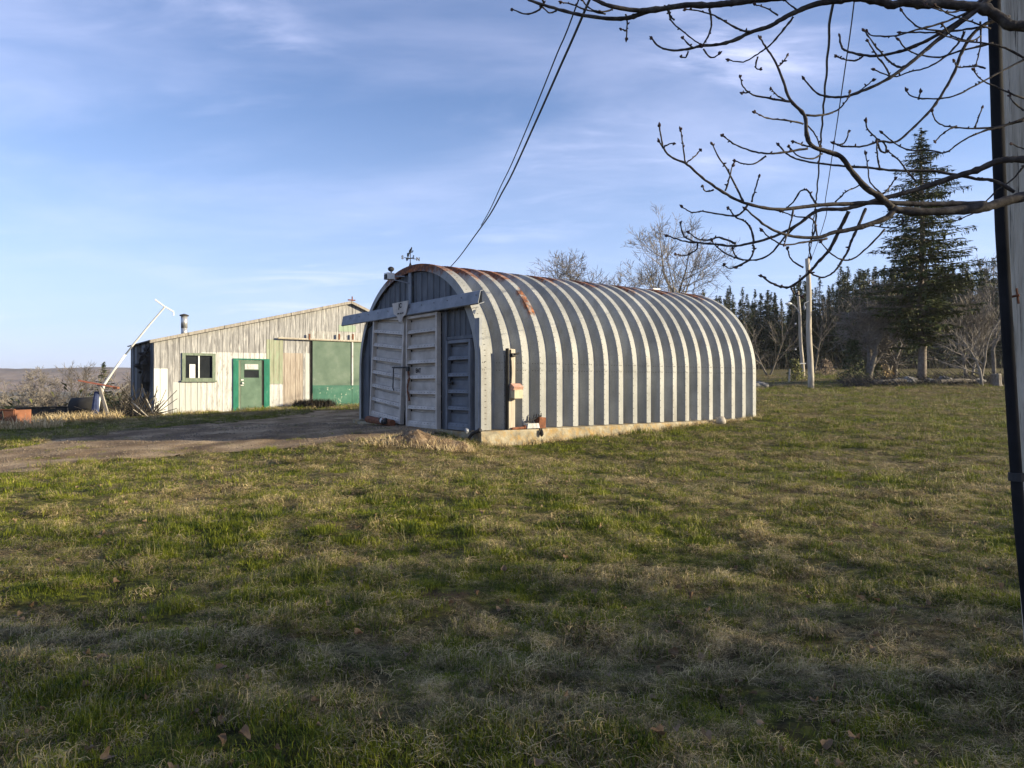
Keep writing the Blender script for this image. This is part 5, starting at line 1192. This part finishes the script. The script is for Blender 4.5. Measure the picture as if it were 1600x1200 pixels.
twigs_R = [
 [(1020, 955), (950, 1030), (870, 1085), (800, 1060), (755, 1010)], [(630, 1193), (640, 1221), (672, 1235)], [(450, 850), (435, 875), (400, 900), (330, 893), (260, 880), (215, 885), (175, 862)],
 [(430, 840), (400, 780), (360, 700), (330, 660), (300, 600)], [(355, 795), (370, 750), (385, 690)], [(465, 840), (480, 790), (495, 735)], [(188, 675), (178, 600), (170, 540)], [(190, 680), (225, 655), (250, 625)],
 [(98, 620), (110, 605), (140, 597)], [(95, 615), (80, 590)], [(308, 790), (275, 797), (260, 775)], [(700, 618), (600, 635), (530, 640), (470, 630), (400, 605), (345, 565)], [(525, 650), (480, 680), (430, 683), (395, 670)],
 [(625, 425), (540, 410), (470, 395), (430, 360), (418, 320)], [(450, 385), (425, 388)], [(620, 425), (575, 400), (547, 370)], [(680, 515), (600, 500), (530, 492), (480, 468)], [(577, 275), (595, 260), (615, 230)],
 [(720, 612), (680, 605), (640, 590)], [(760, 640), (720, 660), (660, 650), (620, 610)], [(690, 480), (760, 480), (820, 460), (860, 420), (875, 385)], [(690, 515), (730, 560), (750, 610)], [(870, 400), (920, 375), (970, 335)],
 [(930, 235), (900, 252), (860, 250), (820, 235)], [(1130, 260), (1090, 280), (1050, 265), (1010, 225), (975, 185), (935, 128)], [(1040, 325), (1030, 290), (985, 230), (950, 170)],
 [(1350, 130), (1340, 160), (1280, 230), (1200, 280), (1120, 300), (1060, 320), (1010, 305), (975, 290)], [(1360, 55), (1260, 95), (1150, 125), (1060, 150), (970, 148), (945, 130)], [(1440, 110), (1340, 125), (1250, 135), (1150, 135), (1085, 135)],
 [(1470, 180), (1340, 210), (1250, 238), (1170, 230), (1110, 205), (1078, 165)], [(1300, 130), (1180, 120), (1130, 90), (1090, 45)], [(1700, 215), (1600, 250), (1500, 300), (1400, 355), (1320, 395), (1240, 412), (1140, 405), (1110, 378)], [(1160, 412), (1168, 385)],
 [(1700, 470), (1600, 495), (1500, 530), (1420, 550), (1340, 590), (1270, 635), (1200, 625), (1120, 625), (1060, 595), (1010, 555)], [(1600, 500), (1510, 525), (1430, 535), (1350, 533), (1270, 525), (1230, 500), (1218, 465)], [(1397, 530), (1410, 490), (1425, 450)],
 [(985, 580), (1000, 625), (1025, 635), (1020, 600), (985, 575), (950, 540), (940, 505)], [(998, 700), (990, 650), (985, 590)], [(830, 605), (855, 590), (870, 548)], [(1150, 755), (1110, 710), (1080, 670), (1035, 630)], [(1320, 525), (1270, 550), (1230, 590)],
 [(1010, 810), (960, 760), (950, 700), (940, 640)], [(1010, 810), (1035, 785), (1065, 745)], [(815, 840), (860, 800), (920, 770)], [(740, 855), (720, 830), (700, 795), (670, 795), (640, 840), (600, 875)], [(780, 995), (680, 1010), (600, 1020), (540, 990), (510, 960)],
 [(740, 990), (720, 915), (640, 900), (590, 880)], [(680, 1115), (630, 1080), (615, 1035)], [(240, 1015), (235, 1040), (190, 1065), (150, 1060)], [(400, 1015), (330, 990), (290, 1000), (240, 995), (205, 970)], [(240, 1012), (185, 985), (168, 930)],
 [(720, 890), (620, 970), (540, 1060), (470, 1085), (400, 1075), (340, 1045), (300, 1005)], [(470, 1020), (475, 1040), (460, 1075), (430, 1100), (400, 1115)], [(475, 1015), (465, 960), (440, 925), (400, 905), (370, 870)], [(430, 1085), (400, 1070), (385, 1035)],
 [(1700, 600), (1600, 690), (1560, 740), (1480, 800), (1400, 880), (1340, 910)], [(1090, 900), (1095, 930), (1050, 950), (970, 940)], [(640, 70), (600, 120), (540, 190), (490, 225), (430, 258), (370, 250)], [(490, 235), (482, 280), (500, 290)],
 [(575, 65), (530, 35), (480, 20)], [(120, 20), (130, 85), (190, 140), (250, 185)], [(290, 30), (297, 110), (265, 185)], [(255, 195), (215, 195), (180, 160)], [(200, 215), (190, 240), (170, 235)], [(265, 205), (295, 240), (330, 225)],
 [(470, 133), (420, 125), (370, 100), (310, 65), (240, 45), (190, 40)], [(660, 45), (640, 30), (600, 0)], [(455, 1085), (380, 1118), (350, 1105)], [(735, 870), (728, 960), (705, 1020), (712, 1070)], [(640, 870), (625, 940), (600, 1020)],
 [(1440, 285), (1400, 275), (1330, 280), (1310, 255)], [(1418, 90), (1420, 180), (1400, 270)], [(1700, 440), (1600, 410), (1500, 370), (1420, 330), (1390, 290)], [(1600, 240), (1520, 200), (1440, 180), (1340, 170), (1250, 140)], [(1380, 30), (1300, 50), (1240, 40), (1190, 20)],
 [(1700, 640), (1600, 620), (1550, 600)], [(1460, 120), (1380, 90), (1290, 60), (1230, 20)], [(1420, 150), (1380, 170), (1300, 150), (1260, 100)], [(1600, 460), (1560, 430), (1540, 400)]]
twigs_S = [[(130, 0), (135, 15), (110, 45), (60, 60), (0, 40)], [(190, 45), (160, 55), (130, 30)], [(485, 60), (490, 90), (487, 165)], [(484, 130), (465, 125)], [(430, 40), (380, 50), (330, 35), (300, 0)], [(400, 60), (310, 40), (260, 20), (210, 10)], [(840, 40), (850, 90), (840, 150), (815, 190)], [(690, 85), (670, 60), (655, 30)]]
def near_tree():
    TX, TY = 4.4, 1.5; rnd = random.Random(4)
    t = empty('overhanging_tree', (TX, TY, 0), 'bare budding tree whose dark branches reach in from the upper right', 'tree')
    mb = MB(); mb.tube([(TX, TY, -.2), (TX, TY, .5), (TX-.05, TY, 2.2), (TX+.05, TY+.05, 4.2), (TX+.1, TY, 6.5)], [.34, .24, .20, .15, .08], 18); part(mb, 'trunk', M['bark_near'], t, smooth=True)
    known = []   # (px,py,depth)
    def smooth(pts, n=5):
        out = []
        for i in range(len(pts)-1):
            p0 = pts[max(i-1, 0)]; p1 = pts[i]; p2 = pts[i+1]; p3 = pts[min(i+2, len(pts)-1)]
            for k in range(n):
                s = k/n; out.append(tuple(.5*((2*b)+(c-a)*s+(2*a-5*b+4*c-d_)*s*s+(3*b-a-3*c+d_)*s**3) for a, b, c, d_ in zip(p0, p1, p2, p3)))
        out.append(tuple(pts[-1])); return out
    def add(mp, pl, w0, w1, d0, name):
        px = smooth([mp(*p) for p in pl]); L = [0]
        for a, b in zip(px, px[1:]): L.append(L[-1]+math.hypot(a[0]-b[0], a[1]-b[1]))
        if d0 is None:
            best = min(known, key=lambda q: (q[0]-px[0][0])**2+(q[1]-px[0][1])**2); dist = math.hypot(best[0]-px[0][0], best[1]-px[0][1])
            d0 = best[2]
        d1 = d0+rnd.uniform(-.32, .38)*min(1, L[-1]/260); ph = rnd.uniform(0, 6)
        pts = []; rad = []; n = len(px)
        for i, (x, y) in enumerate(px):
            f = L[i]/max(L[-1], 1e-6); d = d0+(d1-d0)*f+.03*math.sin(f*7+ph)*f
            known.append((x, y, d)); w = (w0+(w1-w0)*min(1, f**.8))*(1.3 if w0 < 25 else 1.1); w *= (1.22 if rnd.random() < .10 else 1)*(1+.14)*.88; w *= 1+.10*math.sin(i*2.3+ph)*(1 if w < 14 else .6)+rnd.uniform(-.06, .06)
            j = .25 if w > 12 else .5
            pts.append(P(x+rnd.uniform(-j, j), y+rnd.uniform(-j, j), d)); rad.append(w/2.667/F*d*.5)
        if mp(*pl[0])[0] > 1615 and w0 > 15: pts = [Vector((TX, TY, pts[0].z-.25))]+pts; rad = [rad[0]*1.25]+rad
        elif mp(*pl[0])[0] > 1615: pts = [pts[0]+Vector((.9, -.1, -.1))]+pts; rad = [rad[0]]+rad
        mb = MB(); mb.tube(pts, rad, 9 if w0 > 12 else 6); o = part(mb, name, M['bark_near'], t, smooth=True)
        # buds at the tip and now and then along the twig
        bm = MB()
        if w1 < 9 and px[-1][0] < 1600:
            e = pts[-1]; dr = (pts[-1]-pts[-2]).normalized(); q = .0062*d0/3; bm.tube([e-dr*q*.8, e+dr*q*.3, e+dr*q*1.5, e+dr*q*2.8], [q*.5, q*.95, q*.75, q*.1], 6)
            for s_ in (-1, 1):
                sd = dr.orthogonal().normalized()*s_; sd.rotate(Matrix.Rotation(rnd.uniform(0, 6), 3, dr)); bm.tube([e-dr*q*.5, e+sd*q*.9+dr*q*.3, e+sd*q*1.3+dr*q*1.4], [q*.4, q*.6, q*.1], 5)
            for i in range(3, len(pts)-1):
                if rnd.random() < .30 and w0 < 15:
                    e = pts[i]; sd = Vector((rnd.uniform(-1, 1), rnd.uniform(-1, 1), rnd.uniform(-.3, 1))).normalized(); q = .0046*d0/3*rnd.uniform(.7, 1.3); bm.tube([e, e+sd*q*1.4, e+sd*q*2.6], [q*.6, q*.7, q*.1], 5)
            if bm.v:
                b = bm.build('buds', M['bud']); b.parent = o; b['kind'] = 'stuff'
                b.matrix_parent_inverse = o.matrix_parent_inverse.inverted() @ Matrix.Translation(-Vector(t.location)) if False else Matrix()
                b.matrix_parent_inverse = Matrix(); 
                b.location = (0, 0, 0)
    for (mp, pl, a, b, d0) in limbs: add(mp, pl, a, b, d0, 'limb')
    for pl in twigs_R: add(RC, pl, 7.5 if len(pl) > 4 else 6, 4, None, 'twig')
    for pl in twigs_S: add(SC, pl, 7.5 if len(pl) > 4 else 6, 4, None, 'twig')
    # rest of the crown, above and to the right of the picture
    cr = MB(); r2 = random.Random(8)
    def grow(p, d, L, r_, lv):
        pts = [p.copy()]; rad = [r_]
        for i in range(4):
            d = (d+Vector((r2.gauss(0, .12), r2.gauss(0, .12), r2.gauss(0, .08)+.03))).normalized(); p = p+d*L/4; pts.append(p.copy()); rad.append(max(.003, r_*(1-.6*(i+1)/4)))
        cr.tube(pts, rad, 6 if lv < 2 else 4, cap=False)
        if lv > 3: return
        for i in range(r2.randint(3, 4)):
            q = r2.uniform(.3, 1)*4; i0 = min(3, int(q)); ax = d.orthogonal().normalized(); ax.rotate(Matrix.Rotation(r2.uniform(0, 6.28), 3, d)); nd = (d*.75+ax*r2.uniform(.5, .9)+Vector((0,0,.25))).normalized(); grow(pts[i0].lerp(pts[i0+1], q-i0), nd, L*r2.uniform(.5, .7), max(.004, rad[i0]*.55), lv+1)
    for (z, a, e) in ((3.6, .2, .5), (4.2, 1.2, .6), (4.6, -1.1, .5), (5.2, .6, .8), (5.6, 2.2, .9), (6.3, 0, 1.3), (6.2, -.6, 1.0), (5.0, -2.0, .7)):
        grow(Vector((TX, TY, z)), Vector((math.cos(a)*math.cos(e), math.sin(a)*math.cos(e), math.sin(e))), 2.4, .07, 1)
    part(cr, 'upper_branches', M['bark_near'], t, kind=None)
near_tree()
# trees standing off to the right of the picture: their branches dapple the near lawn
random.seed(91)
for i, (x, y, H, sd, lb_) in enumerate(((14, -2.4, 10, 75, 'bare yard tree standing to the right beside the camera'), (21, -1.8, 11, 74, 'taller bare yard tree standing farther right of the picture'))):
    bare_tree('bare_tree', (x, y, gz(x, y)), H, sd, spread=.8, r0=.14, levels=5, kids=(4, 5), minr=.012, first=.12, up=.15, crown_w=1.7, label=lb_)

# ---------------------------------------------------------------- grass: tufts on points with geometry nodes
def tuft(kind, seed):
    rnd = random.Random(seed); mb = MB()
    def blade(x, y, L, lean, az, wd, curve, z0=0):
        ux, uy = math.cos(az), math.sin(az); k = len(mb.v); px, py = -uy*wd/2, ux*wd/2
        z1 = L*math.cos(lean); r1 = L*math.sin(lean)
        m1 = .5; xm, ym, zm = x+ux*r1*m1*.8, y+uy*r1*m1*.8, z0+z1*m1*(1+curve)
        xe, ye, ze = x+ux*r1*(1+curve*.4), y+uy*r1*(1+curve*.4), max(.004, z0+z1*(1-curve*.5))
        mb.v += [(x-px, y-py, z0-.01), (x+px, y+py, z0-.01), (xm+px*.8, ym+py*.8, zm), (xm-px*.8, ym-py*.8, zm), (xe, ye, ze)]; mb.f += [(k, k+1, k+2, k+3), (k+3, k+2, k+4)]
    if kind == 'green':
        for i in range(34):
            a = rnd.uniform(0, 6.28); r_ = .085*math.sqrt(rnd.random()); blade(r_*math.cos(a), r_*math.sin(a), rnd.uniform(.02, .06), abs(rnd.gauss(.5, .4)), rnd.uniform(0, 6.28), rnd.uniform(.002, .0036), rnd.uniform(0, .35))
    elif kind == 'dead':
        az0 = rnd.uniform(0, 6.28)
        for i in range(44):
            a = rnd.uniform(0, 6.28); r_ = .085*math.sqrt(rnd.random()); x, y = r_*math.cos(a), r_*math.sin(a); z = rnd.uniform(0, .018); az = rnd.gauss(az0, 1.1); el = rnd.uniform(.1, 1.1)
            st = rnd.uniform(.006, .016); wd = rnd.uniform(.0015, .003); tw_ = rnd.gauss(0, .55); k = len(mb.v); n_ = 5
            for q in range(n_+1):
                px, py = -math.sin(az)*wd/2*(1-q/n_*.7), math.cos(az)*wd/2*(1-q/n_*.7); mb.v += [(x-px, y-py, max(z, .001)), (x+px, y+py, max(z, .001)+.0006)]
                x += math.cos(az)*math.cos(el)*st; y += math.sin(az)*math.cos(el)*st; z += math.sin(el)*st; az += tw_; el -= rnd.uniform(.1, .6)
            for q in range(n_): mb.f.append((k+2*q, k+2*q+1, k+2*q+3, k+2*q+2))
    elif kind == 'tall':
        for i in range(10):
            a = rnd.uniform(0, 6.28); r_ = .03*math.sqrt(rnd.random()); blade(r_*math.cos(a), r_*math.sin(a), rnd.uniform(.06, .13), rnd.uniform(.1, 1.0), rnd.uniform(0, 6.28), rnd.uniform(.002, .0034), rnd.uniform(.1, .6))
    elif kind == 'leaf':
        n = 12; wd = .021; cu = rnd.uniform(.5, 1.3); ca_ = rnd.uniform(-.6, .6)
        ring = []
        for q, rr in enumerate((.0, .55, 1.0)):
            row = []
            for i in range(n):
                a = 6.283*i/n; lob = 1+.22*math.cos(3*a)*(q == 2)+rnd.uniform(-.1, .1)*(q == 2)
                x = rr*wd*1.35*math.cos(a)*lob; y = rr*wd*math.sin(a)*lob; z = .010+cu*(y*y)/wd*.9+ca_*x*x/wd*.5+rnd.uniform(-.002, .002)*(q == 2)
                row.append(len(mb.v)); mb.v.append((x, y, max(z, .002)))
                if q == 0: break
            ring.append(row)
        for i in range(n):
            mb.f.append((ring[0][0], ring[1][i], ring[1][(i+1) % n])); mb.f.append((ring[1][i], ring[2][i], ring[2][(i+1) % n], ring[1][(i+1) % n]))
    elif kind == 'pebble':
        random.seed(seed); mb.blob((0, 0, .004), (.014, .011, .008), 6, 4, .2)
    return mb
def tuft_mat(name, c, tip, var=.5):
    m, n, l = nmat(name); b = n['Principled BSDF']; b.inputs['Roughness'].default_value = .65; b.inputs['Specular IOR Level'].default_value = .25
    oi = n.new('ShaderNodeObjectInfo'); g = n.new('ShaderNodeNewGeometry')
    no = n.new('ShaderNodeTexNoise'); no.inputs['Scale'].default_value = 3.2; no.inputs['Detail'].default_value = 4; no.inputs['Roughness'].default_value = .7; l.new(g.outputs['Position'], no.inputs[0])
    fn = n.new('ShaderNodeTexWhiteNoise'); fn.noise_dimensions = '1D'; l.new(g.outputs['Random Per Island'], fn.inputs['W'])
    ad = n.new('ShaderNodeMath'); ad.operation = 'MULTIPLY_ADD'; ad.inputs[1].default_value = .30; l.new(fn.outputs['Value'], ad.inputs[0]); l.new(no.outputs[0], ad.inputs[2])
    mr = n.new('ShaderNodeMapRange'); mr.inputs['From Min'].default_value = .48; mr.inputs['From Max'].default_value = .86; l.new(ad.outputs[0], mr.inputs[0])
    mx = n.new('ShaderNodeMix'); mx.data_type = 'RGBA'; l.new(mr.outputs[0], mx.inputs[0]); mx.inputs[6].default_value = (*c, 1); mx.inputs[7].default_value = (*tip, 1)
    l.new(mx.outputs[2], b.inputs['Base Color'])
    tr = n.new('ShaderNodeBsdfTranslucent'); l.new(mx.outputs[2], tr.inputs['Color']); ms = n.new('ShaderNodeMixShader'); ms.inputs[0].default_value = .14
    l.new(b.outputs[0], ms.inputs[1]); l.new(tr.outputs[0], ms.inputs[2]); l.new(ms.outputs[0], n['Material Output'].inputs['Surface']); return m
kinds = [('green', tuft_mat('green_blades', (.032, .062, .004), (.25, .265, .016)), 4), ('dead', tuft_mat('dead_blades', (.095, .068, .033), (.68, .54, .27)), 5), ('tall', tuft_mat('tan_blades', (.11, .11, .035), (.27, .235, .12)), 2), ('pebble', mat('pebbles', [(.3, (.08, .062, .045)), (.5, (.17, .135, .10)), (.7, (.28, .235, .18))], scale=30, bump=0, coord='World'), 3), ('leaf', tuft_mat('fallen_leaf', (.14, .088, .048), (.36, .27, .16)), 3)]
pc = bpy.data.collections.new('tuft_shapes'); index = {}; q = 0
for kd, mm, cnt in kinds:
    index[kd] = (q, cnt)
    for i in range(cnt):
        o = bpy.data.objects.new('tuft_%02d' % q, tuft(kd, 100+q).mesh('tuft', mm)); pc.objects.link(o); q += 1
def scatter(name, pos, idx, rot, scl, label, cat):
    me = bpy.data.meshes.new(name); me.vertices.add(len(pos)); me.vertices.foreach_set('co', np.asarray(pos, np.float32).ravel())
    a = me.attributes.new('idx', 'INT', 'POINT'); a.data.foreach_set('value', np.asarray(idx, np.int32)); a = me.attributes.new('rot', 'FLOAT_VECTOR', 'POINT'); a.data.foreach_set('vector', np.asarray(rot, np.float32).ravel())
    a = me.attributes.new('scl', 'FLOAT_VECTOR', 'POINT'); a.data.foreach_set('vector', np.asarray(scl, np.float32).ravel())
    o = bpy.data.objects.new(name, me); C.objects.link(o); tag(o, label, cat, kind='stuff')
    ng = bpy.data.node_groups.new(name, 'GeometryNodeTree'); ng.interface.new_socket('Geometry', in_out='INPUT', socket_type='NodeSocketGeometry'); ng.interface.new_socket('Geometry', in_out='OUTPUT', socket_type='NodeSocketGeometry')
    n = ng.nodes; l = ng.links; gi = n.new('NodeGroupInput'); go = n.new('NodeGroupOutput'); ip = n.new('GeometryNodeInstanceOnPoints'); ci = n.new('GeometryNodeCollectionInfo'); ci.inputs['Collection'].default_value = pc; ci.inputs['Separate Children'].default_value = True; ci.inputs['Reset Children'].default_value = True
    def na(nm, tp):
        x = n.new('GeometryNodeInputNamedAttribute'); x.data_type = tp; x.inputs['Name'].default_value = nm; return [s for s in x.outputs if s.enabled][0]
    mp_ = n.new('GeometryNodeMeshToPoints'); mp_.inputs['Radius'].default_value = .001
    l.new(gi.outputs[0], mp_.inputs['Mesh']); l.new(mp_.outputs[0], ip.inputs['Points']); l.new(ci.outputs[0], ip.inputs['Instance']); ip.inputs['Pick Instance'].default_value = True
    l.new(na('idx', 'INT'), ip.inputs['Instance Index']); er = n.new('FunctionNodeEulerToRotation'); l.new(na('rot', 'FLOAT_VECTOR'), er.inputs[0]); l.new(er.outputs[0], ip.inputs['Rotation']); l.new(na('scl', 'FLOAT_VECTOR'), ip.inputs['Scale']); l.new(ip.outputs[0], go.inputs[0])
    md = o.modifiers.new('tufts', 'NODES'); md.node_group = ng; return o
def lawn():
    P_, I_, R_, S_ = [], [], [], []
    bands = [(1.2, 4.0, 1500, .85), (4.0, 6.5, 950, .92), (6.5, 10, 460, 1.1), (10, 16, 150, 1.5), (16, 26, 52, 1.9), (26, 42, 15, 2.6), (42, 60, 2.5, 3.6)]
    fp = [tuple(Q(-.05, .05, 0))[:2], tuple(Q(QL, .0, 0))[:2], tuple(Q(QL, 6.5, 0))[:2], tuple(Q(-.05, 6.5, 0))[:2]]
    bp = [tuple(B(-.1, .05, 0))[:2], tuple(B(TEND, .05, 0))[:2], tuple(B(TEND, BD, 0))[:2], tuple(B(-.1, BD, 0))[:2]]
    for (d0, d1, rho, s0) in bands:
        hw = .86*d1+.8; n = int(rho*(d1-d0)*2*hw); x = rng.uniform(-hw, hw, n); y = rng.uniform(d0, d1, n)
        k = np.abs(x) < .86*y+.9; x, y = x[k], y[k]
        k = ~(in_poly(x, y, np.array(fp)) | in_poly(x, y, np.array(bp))); x, y = x[k], y[k]
        dr = on_drive(x, y); k = ~dr | (rng.random(len(x)) < .05+.5*np.clip((fnoise(x, y, .8, 3, 77)-.56)/.1, 0, 1)); x, y, dr = x[k], y[k], dr[k]
        z = ground(x, y); de = deadness(x, y); r1 = rng.random(len(x)); wild = (x < -17.5) & (y > 23)
        isd = r1 < (.09+.62*de+.3*wild); ist = (~isd) & (rng.random(len(x)) < .06)
        kd = np.where(isd, 1, np.where(ist, 2, 0)); nn = len(x)
        idx = np.select([kd == 0, kd == 1, kd == 2], [index['green'][0]+rng.integers(0, 4, nn), index['dead'][0]+rng.integers(0, 5, nn), index['tall'][0]+rng.integers(0, 2, nn)])
        # lush and thin areas
        lush = .55+.45*fnoise(x, y, 1.1, 3, 60)+1.3*np.clip((fnoise(x, y, .24, 2, 66)-.4)/.3, 0, 1); s = s0*(.55+.45*lush)*rng.uniform(.75, 1.25, nn); s = np.where(dr, s*.5, s)
        # bare scuffs
        keep = (fnoise(x, y, .45, 3, 90) < .56) | (rng.random(nn) < .16)
        P_.append(np.stack([x, y, z], 1)[keep]); I_.append(idx[keep]); rz = rng.uniform(0, 6.28, nn)
        # matted dead grass lies mostly one way locally
        rz = np.where(kd == 1, fnoise(x, y, 1.5, 2, 70)*9+rng.normal(0, .8, nn), rz)
        R_.append(np.stack([rng.normal(0, .12, nn), rng.normal(0, .12, nn), rz], 1)[keep]); hs_ = lush*np.where(kd == 0, s*(.46 if d0 < 10 else .40), s*(.52 if d0 < 10 else .40)); S_.append(np.stack([s, s, hs_], 1)[keep])
    scatter('lawn_grass', np.concatenate(P_), np.concatenate(I_), np.concatenate(R_), np.concatenate(S_), 'uneven early spring lawn of green blades and matted dead grass', 'grass')
    n = 650; y = 1.5+rng.random(n)**1.4*14; x = rng.uniform(-.8, .8, n)*y; k = ~on_drive(x, y); x, y = x[k], y[k]; n = len(x); z = ground(x, y)+.025
    s = rng.uniform(.45, 1.15, n)[:, None]*np.ones((1, 3)); scatter('fallen_leaves', np.stack([x, y, z], 1), index['leaf'][0]+rng.integers(0, 3, n), np.stack([rng.normal(0, .5, n), rng.normal(0, .5, n), rng.uniform(0, 6.28, n)], 1), s, 'curled brown fallen leaves scattered over the near lawn', 'leaves')
lawn()
def gravel():
    x = rng.uniform(-14, -1, 60000); y = rng.uniform(11.5, 22, 60000); k = on_drive(x, y) & (rng.random(60000) < .12+.9*np.clip((fnoise(x, y, .9, 3, 44)-.45)/.2, 0, 1)); x, y = x[k][:26000], y[k][:26000]; n = len(x)
    s = (.3+rng.random(n)**4*1.2)[:, None]*np.ones((1, 3)); scatter('gravel', np.stack([x, y, ground(x, y)+.006], 1), index['pebble'][0]+rng.integers(0, 3, n), np.stack([rng.normal(0, .3, n), rng.normal(0, .3, n), rng.uniform(0, 6.28, n)], 1), s, 'loose pebbles scattered over the dirt driveway', 'gravel')
gravel()
# earth mound by the corner: bare crumbling soil with clods
def mound():
    m = mat('dry_earth', [(.3, (.06, .04, .026)), (.5, (.15, .105, .065)), (.7, (.27, .20, .13))], scale=7, bump=1, bscale=18, bdist=.04, coord='World', rough=.95, spec=.1)
    mb = MB(); nx, ny = 60, 34; cx, cy = -1.95, 14.75
    for i in range(nx+1):
        for j in range(ny+1):
            x = cx+(i/nx-.5)*2.7; y = cy+(j/ny-.5)*1.25; rr = ((x-cx)/1.2)**2+((y-cy)/.55)**2+(float(fnoise(x, y, .5, 3, 17))-.5)*.9
            h = max(0, 1-rr); mb.v.append((x, y, gz(x, y)-.05+.20*h**.6*(.2+1.5*float(fnoise(x, y, .32, 4, 27)))))
    for i in range(nx):
        for j in range(ny): a = i*(ny+1)+j; mb.f.append((a, a+ny+1, a+ny+2, a+1))
    tag(mb.build('earth_mound', m, None, True), kind='structure')
    cl = MB(); random.seed(66)
    for i in range(60):
        x = cx+random.gauss(0, .5); y = cy-.05+random.gauss(0, .22); q = random.uniform(.01, .035); cl.blob((x, y, gz(x, y)+q*.5+.06*random.random()), (q*1.3, q, q*.8), 6, 4, .25)
    tag(cl.build('earth_clods', m), 'brown clods of earth tumbled around the mound before the arch doors', 'earth clods', kind='stuff')
mound()
# straw on the earth mound by the corner
mb = MB(); random.seed(6); blades(mb, -2.0, 14.45, 1.3, .5, 1100, .17, 1.2, .008, lambda x, y: gz(x, y)+.07, .8); blades(mb, -1.2, 15.0, .5, .2, 300, .22, .7, .008, gz, .3)
for i in range(130):
    u_ = random.uniform(0, QL); p = Q(u_, -.27-random.random()*.08, 0); blades(mb, p.x, p.y, .12, .05, 14, random.uniform(.08, .22), .7, .009, gz, .4)
tag(mb.build('mound_straw', M['straw']), 'bleached dead grass on the earth mound before the arch doors', 'grass', kind='stuff')
